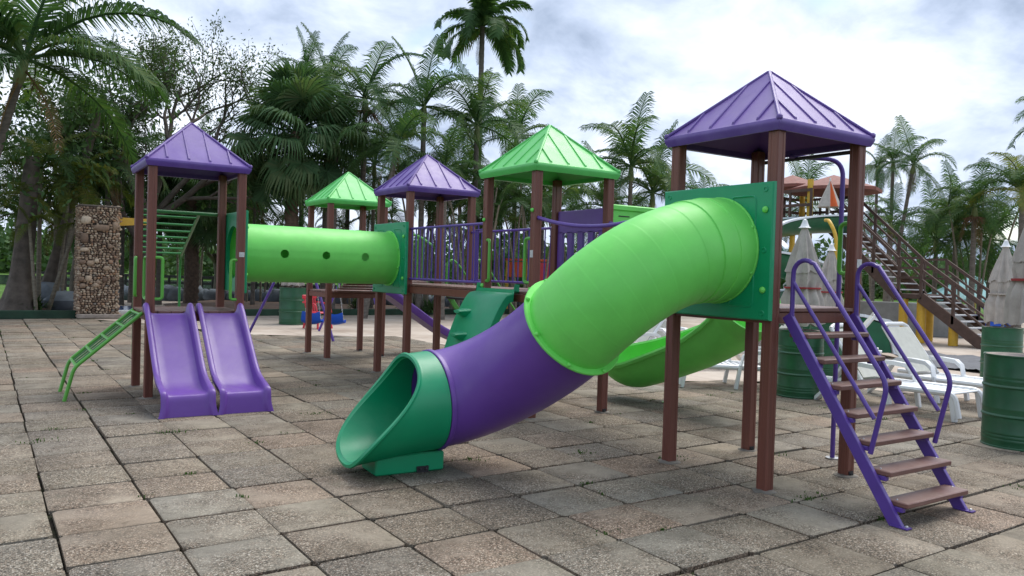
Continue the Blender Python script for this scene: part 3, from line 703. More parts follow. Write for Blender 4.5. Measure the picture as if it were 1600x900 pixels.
# ---- two purple slides on tower D
def slide(u0, u1, label, bed_, rim_, axis='v', mat='purple_plastic', u_dir=None):
    s_ = thing('slide', label, 'slide', ((u0 + u1) / 2, 8.7, 0) if axis == 'v' else (bed_[0][0], (u0 + u1) / 2, 0), 'straight purple slides')
    B = spline(bed_, 44); Rm = spline(rim_, 44); nB = min(len(B), len(Rm)); secs = []
    for i in range(nB):
        b_, r_ = B[i], Rm[i]; w_ = u1 - u0
        fl_ = 1 - .03 * math.sin(math.pi * min(1, i / nB))
        def pt(x, q, z): return (x, q, z) if axis == 'v' else (q, x, z)
        def lerp(k): return b_[0] * (1 - k) + r_[0] * k, b_[1] * (1 - k) + r_[1] * k
        fl2 = .035 * max(0, (i / nB - .86) / .14) ** 1.5; lo = (b_[0], b_[1] - .035)
        seq = [(0.045, lo), (.004, lerp(.45)), (0.0, lerp(.86)), (.008, lerp(.97)), (.028, lerp(1.02)), (.050, lerp(.97)), (.060, lerp(.85)), (.070, lerp(.35)), (.080, lerp(.12)), (.105, lerp(.02)), (.16, lerp(0))]
        left = [pt(u0 - fl2 + dx, q[0], max(q[1], .0)) for dx, q in seq]; right = [pt(u1 + fl2 - dx, q[0], max(q[1], .0)) for dx, q in seq[::-1]]
        secs.append(left + right)
    mb = MB(); mb.loft(secs, True, True); mb.build('chute', mat, s_, 40)
    return s_
bed_ = [(10.03, 1.00), (9.93, .975), (9.6, .70), (9.25, .385), (9.10, .275), (8.98, .235), (8.78, .225), (8.715, .205), (8.69, .10), (8.675, .0)]
rim_ = [(10.05, 1.09), (9.94, 1.115), (9.66, .86), (9.30, .53), (9.13, .405), (8.99, .345), (8.78, .285), (8.695, .245), (8.665, .12), (8.645, .0)]
slide(1.40, 1.945, 'purple plastic slide of the pair that lies beside the sloping green ladder', bed_, rim_)
slide(1.985, 2.53, 'purple plastic slide of the pair that lies on the tunnel side', bed_, rim_)
be = [(5.98, 1.16), (6.10, 1.13), (6.6, .80), (7.2, .42), (7.6, .24), (7.85, .20), (8.02, .19), (8.08, .12), (8.10, 0)]
re_ = [(5.96, 1.28), (6.10, 1.27), (6.55, .96), (7.15, .57), (7.58, .37), (7.85, .29), (8.04, .25), (8.11, .14), (8.13, 0)]
slide(13.42, 13.96, 'purple slide running away behind the towers from the far green roofed one', be, re_, axis='u')

# ---- green climbing frame leaning on tower D
cf = thing('sloping_ladder', 'light green sloping tubular ladder leaning on the tower with twin slides', 'ladder', (.7, 10.5, 0))
vA, vB = 10.16, 10.93
for vv in (vA, vB): MB().tube(roundpath([(1.42, vv, 1.0), (.72, vv, .375), (.63, vv, .0)], .07), .021, 10).build('side_rail', 'green_steel', cf)
for k in range(5):
    t_ = k / 4; MB().tube([(1.40 - .66 * t_, vA, .98 - .585 * t_), (1.40 - .66 * t_, vB, .98 - .585 * t_)], .017, 8).build('rung', 'green_steel', cf)
for vv in (vA + .20, vA + .385, vA + .57): MB().tube([(1.40, vv, .975), (.73, vv, .385)], .010, 8).build('rod', 'mid_green_steel', cf)
# ---- overhead ladder behind tower D
ml = thing('overhead_ladder', 'green sloping overhead ladder behind the tower with twin slides', 'climbing frame', (1.9, 12, 0))
OL = ((1.48, 1.95), (2.23, 2.69))
for ua, ue in OL: MB().tube(roundpath([(ua, 11.15, 2.27), (ue, 14.9, 1.74), (ue + .01, 15.05, 1.5), (ue + .01, 15.05, 0)], .15), .021, 10).build('side_rail', 'mid_green_steel', ml)
MB().tube([(FD[0] + .05, 11.135, 2.27), (FD[0] + S + .05, 11.135, 2.27)], .024, 10).build('top_bar', 'mid_green_steel', ml)
for k in range(7):
    t_ = (k + .6) / 7; MB().tube([(OL[0][0] + (OL[0][1] - OL[0][0]) * t_, 11.15 + 3.75 * t_, 2.27 - .53 * t_), (OL[1][0] + (OL[1][1] - OL[1][0]) * t_, 11.15 + 3.75 * t_, 2.27 - .53 * t_)], .016, 8).build('rung', 'mid_green_steel', ml)

# ---- climbing wall of tower B
cw = thing('climbing_wall', 'dark green curved climbing wall with moulded foot holds', 'climbing wall', (4.3, 7.7, 0))
path = spline([(4.90, 1.375), (4.78, 1.372), (4.68, 1.31), (4.52, 1.02), (4.38, .62), (4.28, .25), (4.22, .0)], 36); v0, v1 = 7.36, 8.20; secs = []
for i, (x, z) in enumerate(path):
    x2, z2 = path[min(i + 1, len(path) - 1)]; x1, z1 = path[max(i - 1, 0)]; d_ = Vector((x2 - x1, 0, z2 - z1)).normalized(); nrm = Vector((d_.z, 0, -d_.x)) * -1
    if nrm.x > 0 and nrm.z <= 0: nrm = -nrm
    o = Vector((x, 0, z)); inn = o - nrm * .10
    secs.append([(inn.x, v0, max(0, inn.z)), (o.x - nrm.x * .02, v0, max(0, o.z - nrm.z * .02)), (o.x, v0 + .025, max(0, o.z)), (o.x, (v0 + v1) / 2, max(0, o.z)), (o.x, v1 - .025, max(0, o.z)), (o.x - nrm.x * .02, v1, max(0, o.z - nrm.z * .02)), (inn.x, v1, max(0, inn.z)), (inn.x + nrm.x * .06, v1 - .03, max(0, inn.z + nrm.z * .06)), (inn.x + nrm.x * .06, v0 + .03, max(0, inn.z + nrm.z * .06))])
mb = MB(); mb.loft(secs, True, True); mb.build('wall', 'dark_green_plastic', cw, 40)
for (z, vv) in ((1.12, 8.00), (.86, 7.88), (.60, 8.03), (.34, 7.6)):
    zz = [q[1] for q in path][::-1]; xx = [q[0] for q in path][::-1]; x = float(np.interp(z, zz, xx)); mb = MB()
    mb.loft([[(x + .03 - s_ * .140, vv + .13 * (1 - .45 * s_) * c_, z + .028 - .01 * s_ + (.028 * (1 - s_ * .5) * d_ if d_ > 0 else .095 * (1 - s_) * d_ + .02 * d_)) for c_, d_ in ((-1, 0), (-.85, .7), (0, 1), (.85, .7), (1, 0), (.7, -.8), (0, -1), (-.7, -.8))] for s_ in (0, .4, .8, 1.0)], True, True)
    mb.build('foot_hold', 'dark_green_plastic', cw, 50)

# ---- railed bridge B - C
bg_ = thing('bridge', 'level plank bridge with purple barred railings between two towers', 'bridge', (5.4, 9.2, 0))
va, vb = FB[1] + S + PW, FC[1]
n_ = 15
for k in range(n_): MB().box((4.93, va + .004 + k * (vb - va) / n_, 1.375), (5.96, va - .004 + (k + 1) * (vb - va) / n_, 1.405), .004).build('plank', 'plank_brown', bg_)
for uu in (4.955, 5.935): MB().beam((uu, va + .002, 1.32), (uu, vb - .002, 1.32), .05, .10, ch=.006).build('beam', 'post_brown', bg_)
for uu in (4.94, 5.95):
    rl = MB().tube([(uu, va - .01, 2.195), (uu, vb + .01, 2.195)], .017, 8).build('top_rail', 'purple_steel', bg_)
    MB().tube([(uu, va - .01, 1.475), (uu, vb + .01, 1.475)], .017, 8).build('bottom_rail', 'purple_steel', bg_)
    nb = 17
    for k in range(nb):
        y = va + .05 + (vb - va - .1) * k / (nb - 1); MB().tube([(uu, y, 1.47), (uu, y, 2.19)], .0095, 6, False).build('baluster', 'purple_steel', bg_)
MB().tube([(4.94, va + .23, 1.47), (4.94, va + .23, 2.12), (4.94, va + .01, 2.12)], .017, 8).build('gate_frame', 'purple_steel', bg_)

# ---- sagging bridge A - B
sb = thing('hanging_bridge', 'sagging bridge with curved purple handrails behind the tube slide', 'bridge', (5.4, 6.0, 0))
va, vb = FA[1] + S + PW, FB[1]
def sag(t_, z0, z1, s_): return z0 * (1 - t_) + z1 * t_ - s_ * 4 * t_ * (1 - t_)
for k in range(13):
    t_ = (k + .5) / 13; z = sag(t_, 1.38, 1.38, .07); h = (vb - va) / 26 - .008
    MB().box((4.98, va + t_ * (vb - va) - h, z - .02), (5.88, va + t_ * (vb - va) + h, z + .015), .004).build('plank', 'plank_brown', sb)
for uu in (4.935, 5.955):
    MB().tube([(uu, va - .03 + (vb - va + .06) * k / 20, sag(k / 20, 2.225, 2.225, .135)) for k in range(21)], .021, 10).build('handrail', 'purple_steel', sb)
    MB().tube([(uu + (.05 if uu < 5.4 else -.05), va + (vb - va) * k / 20, sag(k / 20, 1.37, 1.37, .07) - .035) for k in range(21)], .014, 8).build('chain', 'black_metal', sb)

# ---- arched bridge C - E
ab = thing('arched_bridge', 'arched bridge with light green rails behind the straight tunnel', 'bridge', (5.4, 12.3, 0))
va, vb = FC[1] + S + PW, FE[1]
for k in range(14):
    t_ = (k + .5) / 14; z = 1.375 * (1 - t_) + 1.17 * t_ + .16 * math.sin(math.pi * t_); h = (vb - va) / 28 - .005
    MB().box((4.93, va + t_ * (vb - va) - h, z - .02), (5.86, va + t_ * (vb - va) + h, z + .012), .004).build('plank', 'plank_brown', ab)
for uu in (4.92, 5.88):
    MB().tube([(uu, va + (vb - va) * k / 20, 1.95 + .24 * math.sin(math.pi * k / 20) + .05 * (1 - k / 20)) for k in range(21)], .018, 8).build('rail', 'green_steel', ab)
    for k in range(1, 10): MB().tube([(uu, va + (vb - va) * k / 10, 1.38 + .12 * math.sin(math.pi * k / 10) - .02 * k), (uu, va + (vb - va) * k / 10, 1.95 + .24 * math.sin(math.pi * k / 10) + .05 * (1 - k / 10))], .010, 6).build('baluster', 'green_steel', ab)
MB().tube([(FE[0] + .05, FE[1] + .02, 2.0), (FE[0] + .05, FE[1] + S, 2.0)], .015, 8).build('guard_rail', 'green_steel', tE)
MB().tube([(FE[0] + .1, FE[1] + .045, 2.0), (FE[0] + S, FE[1] + .045, 2.0)], .015, 8).build('guard_rail', 'green_steel', tE)

# ---- green stairs behind tower C
gs = thing('stairs', 'light green tubular stairs with dark treads behind the railed bridge', 'stairs', (6.6, 10.8, 0))
for vv in (10.36, 11.22):
    MB().beam((6.0, vv, 1.34), (7.0, vv, -.01), .03, .08, (0, 0, 1), .004).build('stringer', 'green_steel', gs)
    MB().tube(roundpath([(6.05, vv, 1.30), (6.05, vv, 1.74), (6.15, vv, 1.80), (6.28, vv, 1.70), (7.0, vv, .80), (6.86, vv, .22)], .09), .016, 8).build('handrail', 'green_steel', gs)
for k in range(6):
    t_ = (k + .8) / 6.6; MB().box((6.0 + 1.0 * t_ - .08, 10.38, 1.34 - 1.35 * t_ - .02), (6.0 + 1.0 * t_ + .08, 11.20, 1.34 - 1.35 * t_ + .015), .005).build('tread', 'black_metal', gs)

# ---- light green open chute with guard panel
ch = thing('curved_slide', 'light green open chute slide curving down behind the brown posts', 'slide', (6.9, 6.6, 0))
CP = [(*at(1168, 8.95), 1.44), (*at(1150, 9.25), 1.27), (*at(1105, 9.65), 1.02), (*at(1052, 10.0), .80), (*at(1000, 10.3), .62), (*at(952, 10.5), .50)]
path = spline(CP, 66); secs = []
for i, p in enumerate(path):
    t_ = Vector(path[min(i + 1, len(path) - 1)] - path[max(i - 1, 0)]).normalized(); a = t_.cross(Vector((0, 0, 1))).normalized(); a = a * math.cos(R(17)) + Vector((0, 0, 1)) * math.sin(R(17)); a = (a - t_ * a.dot(t_)).normalized(); b_ = a.cross(t_); p = Vector(p); s_ = i / (len(path) - 1)
    e_ = max(0, (s_ - .80) / .20); w_ = .36 * math.sqrt(max(.02, 1 - .55 * e_ ** 2)); dp = .46 * math.sqrt(max(.03, 1 - .80 * e_ ** 2))
    sec = [p + a * math.cos(q) * w_ + b_ * math.sin(q) * dp for q in np.linspace(math.pi, 2 * math.pi, 18)]
    rimr = [p + a * (w_ + .03) + b_ * .02, p + a * (w_ + .055) + b_ * .0, p + a * (w_ + .055) - b_ * .035, p + a * (w_ + .022) - b_ * .045]
    rimr2 = [p - a * (w_ + .022) - b_ * .045, p - a * (w_ + .055) - b_ * .035, p - a * (w_ + .055), p - a * (w_ + .03) + b_ * .02]
    outer = [p + a * math.cos(q) * (w_ + .018) + b_ * (math.sin(q) * (dp + .018)) for q in np.linspace(2 * math.pi - .12, math.pi + .12, 18)]
    secs.append(sec + rimr + outer + rimr2)
mb = MB(); mb.loft(secs, True, True); mb.build('chute', 'light_green_plastic', ch, 45)
sx_, sy_ = at(1049, 10.05); mb = MB(); mb.tube([(sx_, sy_, .0), (sx_, sy_, .36)], .03, 10); mb.lathe([(0, 0), (.07, 0), (.07, .01), (.03, .012)], (sx_, sy_, 0)); mb.build('support', 'green_steel', ch)
gp_ = thing('guard_panel', 'light green plastic guard panel with a rim beside the sagging bridge', 'panel', (6.4, 7.12, 0))
mb = MB(); mb.box((6.0, 7.10, 1.55), (6.98, 7.135, 2.40), .008); mb.build('panel', 'light_green_plastic', gp_)
mb = MB(); mb.box((5.99, 7.08, 2.375), (6.99, 7.155, 2.445), .012); mb.build('rim', 'light_green_plastic', gp_)
mb = MB(); mb.box((6.1, 7.093, 2.305), (6.27, 7.099, 2.318), .002); mb.build('slot', 'black_metal', gp_)
mb = MB(); mb.lathe([(0, 0), (.075, 0), (.075, .006)], (0, 0, 0), 20); ho = mb.mesh('window_hole', 'black_metal'); ho = link('window_hole', ho, gp_); ho.location = (.12, -.021, 2.215); ho.rotation_euler = (R(90), 0, 0)
MB().tube([(6.95, 7.09, 2.43), (6.3, 5.3, 2.43), (5.95, 4.96, 2.43)], .016, 8).build('rail', 'green_steel', gp_)

# ------------------------------------------------------------------ drums, umbrellas, loungers
def drum(c, label, r=.305, h=.93, lid=True, rz=0):
    d_ = thing('oil_drum', label, 'drum', (c[0], c[1], 0), 'green steel drums used as umbrella bases', rz)
    pr = [(0, .0), (r, 0), (r + .006, .006), (r + .006, .016), (r, .022)]
    def rib(z, a=.012): return [(r, z - .018), (r + a * .7, z - .009), (r + a, z), (r + a * .7, z + .009), (r, z + .018)]
    for k in range(3): pr += rib(.06 + .035 * k + .02, .004)
    pr += rib(h * .345) + rib(h * .36 + .06, .003) + rib(h * .66) + rib(h * .66 + .06, .003) + rib(h * .66 + .10, .003)
    pr += [(r, h - .02), (r + .008, h - .014), (r + .008, h), (r - .006, h), (r - .008, h - .012)]
    mb = MB(); mb.loft([[(rr_ * math.cos(q), rr_ * math.sin(q), z) for q in np.linspace(0, 2 * math.pi, 40, endpoint=False)] for rr_, z in pr], True); mb.v = [tuple(x) for x in mb.v]
    link('body', mb.mesh('body', 'drum_green', 40), d_)
    mb = MB(); mb.lathe([(0, h - .03), (r - .009, h - .014), (r - .012, h - .006), (.10, h + .004), (0, h + .006)], (0, 0, 0), 32); link('lid', mb.mesh('lid', 'drum_lid', 40), d_)
    return d_
def umbrella(c, z0, ztop, label, r=.17, seed=0, strap='strap_red', lean=(0, 0), zh=None):
    u_ = thing('closed_umbrella', label, 'umbrella', (c[0], c[1], z0), 'closed beige umbrellas'); rr_ = random.Random(seed); H_ = ztop - z0
    MB().tube([(c[0], c[1], z0), (c[0], c[1], ztop + .0)], .02, 10).build('pole', 'white_plastic', u_)
    nn = 80; ph = [rr_.uniform(0, 6.28) for _ in range(4)]
    def cloth(zs, rs, amp, name):
        secs = []
        for k, (z, r_) in enumerate(zip(zs, rs)):
            sec = []
            for i in range(nn):
                q = 2 * math.pi * i / nn; f_ = 1.1 - 2.4 * abs(math.sin(4.5 * q + ph[0] + .12 * math.sin(k * .8 + ph[1]))) + .5 * math.sin(13 * q + ph[2] + k * .12) + .3 * math.sin(3 * q + ph[3])
                rad = r_ * (1 + amp * f_ * min(1, k / 3)); hem = (.018 * math.sin(5 * q + ph[1]) + .012 * math.sin(11 * q + ph[2])) if k == len(zs) - 1 else 0
                sec.append((c[0] + rad * math.cos(q) + lean[0] * (ztop - z), c[1] + rad * math.sin(q) + lean[1] * (ztop - z), z + hem))
            secs.append(sec)
        mb = MB(); mb.loft(secs, True); return mb.build(name, 'umbrella_canvas', u_, 60)
    ks = np.linspace(0, 1, 16); tie = .62; zb = zh or z0 + .10
    zs = [ztop - .04 - k * (ztop - .04 - zb) for k in ks]
    rs = [.03 + r * (min(1, k * 1.55) ** .95) * (1 - .28 * math.exp(-((k - tie) / .07) ** 2)) * (1 + .12 * max(0, k - .7)) for k in ks]
    cloth(zs, rs, .11, 'canvas')
    k2 = [k for k in ks if k < .50]; cloth([ztop - .03 - k * (ztop - .04 - zb) for k in k2], [.035 + (r + .012) * (min(1, k * 1.62) ** .93) for k in k2], .12, 'vent_flap')
    mb = MB(); mb.lathe([(0, -.05), (.085, -.04), (.06, -.02), (.04, .03), (.028, .07), (0, .085)], (c[0], c[1], ztop), 14); mb.build('finial', 'white_plastic', u_)
    zt = ztop - .04 - tie * (ztop - .04 - zb); rt_ = .02 + (.03 + r) * .84
    mb = MB(); mb.lathe([(rt_ - .02, zt - .012), (rt_, zt - .012), (rt_, zt + .012), (rt_ - .02, zt + .012)], (c[0] + lean[0] * (ztop - zt), c[1] + lean[1] * (ztop - zt), 0), 24); mb.build('strap', strap, u_)
    return u_
cd = [at(1254, 11.0), at(1597, 7.95), at(1569, 13.4), at(1297, 13.6)]
drum(cd[0], 'dark green oil drum standing behind the purple stairs', rz=.4); drum(cd[1], 'dark green oil drum with the red strapped umbrella, standing on the tiles', rz=1.1)
drum(cd[2], 'dark green oil drum by the tarpaulin, half hidden behind another drum', rz=2.1); drum(cd[3], 'dark green oil drum hidden behind the drum at the stairs', rz=.9)
umbrella(cd[0], .90, zat(1266, 352, 11.0), 'closed beige umbrella standing in the drum behind the purple stairs', .24, 1)
umbrella(cd[3], .90, zat(1294, 388, 13.6), 'slimmer closed beige umbrella beside the yellow post', .19, 2)
umbrella(at(1616, 7.97), .90, 2.46, 'closed grey beige umbrella with red strap in the drum at the paving edge', .19, 3, zh=1.24)
umbrella(cd[2], .90, zat(1568, 382, 13.4), 'closed beige umbrella in the drum by the tarpaulin', .22, 4, 'umbrella_canvas', zh=1.0)
dd = at(458, 21.9); drum(dd, 'dark green oil drum beside the fan palm and red chair', .36, 1.02)
umbrella(dd, .98, 2.62, 'closed cream umbrella in the drum beside the fan palm', .26, 5, 'umbrella_canvas')

def lounger():
    l_ = thing('sun_lounger', 'x', 'sun lounger', (0, 0, 0), 'white plastic sun loungers')
    # seat along +x, head at x<0
    def P_(mb, n_, m_='white_plastic'): o = link(n_, mb.mesh(n_, m_, 40), l_); return o
    W = .33
    for s_ in (-1, 1):
        P_(MB().tube(roundpath([(-.62, s_ * W, .30), (1.18, s_ * W, .33), (1.24, s_ * W, .05)], .1), .038, 8), 'side_rail')
        mb = MB(); mb.loft([[(x, s_ * (W + .02) + dy, z) for dy in (-.05, .05) for z in ((zz - .028, zz + .028) if dy < 0 else (zz + .028, zz - .028))] for x, zz in ((-.62, .0 + .025), (-.48, .16), (-.34, .34), (-.24, .50), (-.16, .545), (.05, .55), (.25, .535), (.33, .47), (.36, .33))], True, True)
        P_(mb, 'armrest')
        P_(MB().beam((1.14, s_ * W, .33), (1.20, s_ * W, .0), .07, .05, (1, 0, 0), .008), 'leg'); P_(MB().beam((.36, s_ * (W + .02), .36), (.42, s_ * (W + .02), .0), .07, .05, (1, 0, 0), .008), 'leg')
    for k in range(13): P_(MB().box((.02 + k * .09, -W, .315), (.085 + k * .09, W, .335), .006), 'slat')
    b0, b1 = Vector((.0, 0, .34)), Vector((-.48, 0, .98)); d_ = (b1 - b0)
    mb = MB()
    for s_ in (-1, 1): mb.tube([b0 + Vector((0, s_ * (W - .02), 0)), b1 + Vector((0, s_ * (W - .05), 0))], .028, 8)
    mb.tube(roundpath([b1 + Vector((0, -W + .05, 0)), b1 + Vector((-.02, -W + .12, .04)), b1 + Vector((-.02, W - .12, .04)), b1 + Vector((0, W - .05, 0))], .05), .030, 8); P_(mb, 'back_frame')
    for k in range(11):
        y = -W + .075 + k * (2 * W - .15) / 10; P_(MB().beam(b0 + Vector((0, y, 0)) + d_ * .05, b0 + Vector((0, y, 0)) + d_ * .97, .030, .014, (0, 1, 0)), 'back_slat')
    return l_
LG = lounger(); first = True
def place(px_, D, rz, label, sling=False, s_=1.0):
    global first
    o = LG if first else copy_tree(LG); first = False
    x, y = at(px_, D); o.location = (x, y, 0); o.rotation_euler = (0, 0, rz); o.scale = (s_,) * 3; o['label'] = label
    if sling:
        W = .28; mb = MB(); b0, b1 = Vector((-.015, 0, .36)), Vector((-.47, 0, .96)); pr_ = []
        n_ = Vector((.8, 0, .6)) * .02
        mb.loft([[b0 + (b1 - b0) * q + Vector((0, -W, 0)) + n_, b0 + (b1 - b0) * q + Vector((0, W, 0)) + n_, b0 + (b1 - b0) * q + Vector((0, W, 0)) + n_ * 1.6, b0 + (b1 - b0) * q + Vector((0, -W, 0)) + n_ * 1.6] for q in (0, .5, 1)], True, True)
        link('sling', mb.mesh('sling', 'sling_beige', 40), o)
    return o
right = math.atan2(rt.y, rt.x); toward = math.atan2(-fw.y, -fw.x)
place(1450, 11.2, right + R(-60), 'white sun lounger with raised cream back beside the dark tarpaulin', True)
place(1372, 10.4, right + R(-55), 'white slatted sun lounger showing through the purple stairs')
place(1190, 11.8, right + R(178), 'white sun lounger half hidden behind the brown posts')
place(1140, 14.4, right + R(-160), 'white sun lounger showing past the upper end of the curved chute')
place(1000, 14.8, right + R(200), 'white sun lounger showing between the tube and the chute', False)
place(1042, 16.4, right + R(-50), 'white sun lounger with upright back behind the curved chute', True)
place(1325, 15.5, right + R(160), 'white sun lounger far behind the drum at the stairs')

# ------------------------------------------------------------------ right background: flume tower, stairs, wall
bs = thing('timber_stairs', 'large brown timber staircase with railings and pale treads', 'stairs', (21.9, 10.4, 0))
U0, U1 = 21.4, 22.7
def flight(va, za, vb, zb, n_):
    for uu in (U0, U1): MB().beam((uu, va, za - .05), (uu, vb, zb - .05), .07, .30, (0, 0, 1), .01).build('stringer', 'stair_wood', bs)
    for k in range(n_):
        t_ = (k + .5) / n_; v_, z_ = va + (vb - va) * t_, za + (zb - za) * t_
        MB().box((U0 + .04, v_ - .13, z_ + .04), (U1 - .04, v_ + .13, z_ + .075), .004).build('tread', 'tread_pale', bs)
    for uu in (U0, U1):
        for h in (1.0, .72, .45): MB().beam((uu, va, za + h), (uu, vb, zb + h), .05, .08 if h == 1.0 else .05, (0, 0, 1)).build('rail', 'stair_wood', bs)
        m_ = max(2, int((vb - va) / .75))
        for k in range(m_ + 1):
            t_ = k / m_; MB().beam((uu, va + (vb - va) * t_, za + (zb - za) * t_ - .1), (uu, va + (vb - va) * t_, za + (zb - za) * t_ + 1.02), .07, .07).build('rail_post', 'stair_wood', bs)
flight(10.25, .05, 12.05, 1.32, 8); flight(12.7, 1.32, 15.1, 3.45, 12)
MB().box((U0, 12.05, 1.22), (U1, 12.7, 1.36), .01).build('landing', 'stair_wood', bs)
for uu in (U0, U1):
    for h in (1.0, .72, .45): MB().beam((uu, 12.05, 1.36 + h), (uu, 12.7, 1.36 + h), .05, .06).build('rail', 'stair_wood', bs)
MB().beam((U0, 9.4, .5), (U0, 10.2, .5), .05, .08).build('rail', 'stair_wood', bs)
for (x, y, h) in ((21.55, 12.1, 1.2), (21.55, 12.62, 1.2), (22.5, 12.4, 1.2), (21.55, 11.2, .62)):
    p_ = MB(); p_.lathe([(.0, 0), (.12, 0), (.12, h), (0, h)], (x, y, 0), 18); p_.build('support_post', 'yellow_paint', bs)
ft = thing('flume_tower', 'raised water slide platform with red brown canopies on yellow posts', 'tower', (22, 16, 0))
MB().box((20.6, 15.1, 3.30), (23.2, 17.4, 3.46), .02).build('deck', 'stair_wood', ft)
for (x, y) in ((20.75, 15.25), (23.05, 15.25), (23.05, 17.25), (20.75, 17.25)): MB().tube([(x, y, 0), (x, y, 4.75)], .09, 14).build('post', 'yellow_paint', ft)
for (c, s_, zt, zb) in (((21.9, 16.8), 1.15, 5.12, 4.72), ((22.1, 15.4), 1.45, 5.02, 4.55)):
    mb = MB(); b_ = [(c[0] + s_ * math.cos(q), c[1] + s_ * math.sin(q), zb) for q in np.linspace(0, 2 * math.pi, 8, endpoint=False)]; b2 = [(x, y, z - .10) for x, y, z in b_]
    mb.loft([[(c[0], c[1], zt - .1)] * 8, b2, b_, [(c[0], c[1], zt)] * 8], True); mb.build('canopy', 'canopy_red', ft, 30)
for (a_, b_) in (((20.6, 15.1), (20.6, 17.4)), ((20.6, 17.4), (23.2, 17.4)), ((23.2, 17.4), (23.2, 15.1))):
    for h in (.5, .95): MB().beam((*a_, 3.46 + h), (*b_, 3.46 + h), .05, .09).build('rail', 'stair_wood', ft)
    for t_ in (0, .33, .66, 1): MB().beam((a_[0] + (b_[0] - a_[0]) * t_, a_[1] + (b_[1] - a_[1]) * t_, 3.46), (a_[0] + (b_[0] - a_[0]) * t_, a_[1] + (b_[1] - a_[1]) * t_, 4.46), .06, .06).build('rail_post', 'stair_wood', ft)
x, y = at(1291, 20.9)
fu = thing('folded_umbrella', 'folded white umbrella with an orange panel on the raised platform', 'umbrella', (x, y, 3.46))
def cone_part(q0, q1, name, mat_):
    mb = MB(); Q = np.linspace(q0, q1, 14); mb.loft([[(x + r_ * (1 + .16 * math.sin(9 * q)) * math.cos(q), y + r_ * (1 + .16 * math.sin(9 * q)) * math.sin(q), z) for q in Q] for r_, z in ((.015, 4.30), (.10, 4.10), (.20, 3.85), (.30, 3.60))], False); mb.build(name, mat_, fu, 60)
tq = math.atan2(-fw.y, -fw.x)
cone_part(tq + .38, tq + 2 * math.pi - .30, 'canvas', 'umbrella_canvas'); cone_part(tq - .30, tq + .38, 'orange_panel', 'orange_cloth'); MB().tube([(x, y, 3.46), (x, y, 4.38)], .02, 8).build('pole', 'white_plastic', fu)
# dark green flume with white rims, winding down from the deck
fl_ = thing('water_flume', 'dark green water slide with white rims winding down beside the timber stairs', 'water slide', (19.5, 14, 0))
def flume(pts, r=.55):
    path = spline(pts, 60); secs = []; r1, r2 = [], []
    for i, p in enumerate(path):
        t_ = Vector(path[min(i + 1, len(path) - 1)] - path[max(i - 1, 0)]).normalized(); a = t_.cross(Vector((0, 0, 1))).normalized(); b_ = a.cross(t_); p = Vector(p)
        inn = [p + a * math.cos(q) * r + b_ * math.sin(q) * r * .9 for q in np.linspace(math.pi, 2 * math.pi, 12)]; out = [p + a * math.cos(q) * (r + .04) + b_ * (math.sin(q) * r * .9 - .04) for q in np.linspace(2 * math.pi, math.pi, 12)]
        secs.append(inn + out)
        for s_, rr_ in ((1, r1), (-1, r2)): rr_.append([p + a * s_ * (r - .02) + b_ * .001, p + a * s_ * (r + .14) + b_ * .001, p + a * s_ * (r + .14) + b_ * .05, p + a * s_ * (r - .02) + b_ * .05])
    mb = MB(); mb.loft(secs, True, True); mb.build('trough', 'flume_green', fl_, 45)
    for q in (r1, r2): mb = MB(); mb.loft(q, True, True); mb.build('rim', 'flume_white', fl_, 40)
FP = [(1320, 24.2, 3.62), (1285, 23.8, 3.58), (1235, 23.2, 3.45), (1190, 22.2, 3.2), (1168, 20.8, 2.85), (1185, 19.2, 2.5), (1225, 18.6, 2.2), (1262, 19.2, 1.9), (1270, 20.4, 1.6), (1240, 21.2, 1.35), (1215, 20.4, 1.1), (1240, 19.0, .85), (1290, 18.2, .66), (1340, 17.9, .55)]
flume([(*at(a, d), z) for a, d, z in FP], .50)
for a, d, z in (FP[2], FP[4], FP[7], FP[9], FP[12]): MB().tube([(*at(a, d), 0), (*at(a, d), z - .47)], .08, 12).build('support_post', 'yellow_paint', fl_)
mb = MB(); mb.tube(roundpath([(*at(1304, 19.4), 0.0), (*at(1304, 19.4), 2.75), (*at(1292, 19.6), 3.15), (*at(1286, 20.2), 3.2)], .3), .045, 10); mb.build('yellow_pipe', 'yellow_paint', fl_)
# rolled white flume end beside the stairs
mb = MB()
for u_, w_ in ((0, 0),): 
    p0 = Vector((*at(1352, 17.0), .0)); p1 = Vector((*at(1408, 17.0), .0)); d_ = (p1 - p0); n_ = Vector((-d_.y, d_.x, 0)).normalized()
    prof = [(0.0, .10), (.02, .86), (.62, .72), (.80, .12)]
    mb.loft([[p0 + d_ * x + n_ * k + Vector((0, 0, z)) for x, z in prof] for k in (0, 1.6)], True, True)
fe = thing('flume_end', 'dark green flume mouth with broad white edge lying before the yellow posts', 'water slide', (p0.x, p0.y, 0)); mb.build('trough', 'flume_green', fe)
mb = MB(); mb.loft([[p0 + d_ * x + n_ * k + Vector((0, 0, z)) for x, z in ((-.02, .88), (.64, .76), (.84, .10), (1.18, .06), (.98, .70), (.70, .84), (.0, .94))] for k in (-.04, 1.6)], True, True); mb.build('rim', 'flume_white', fe)
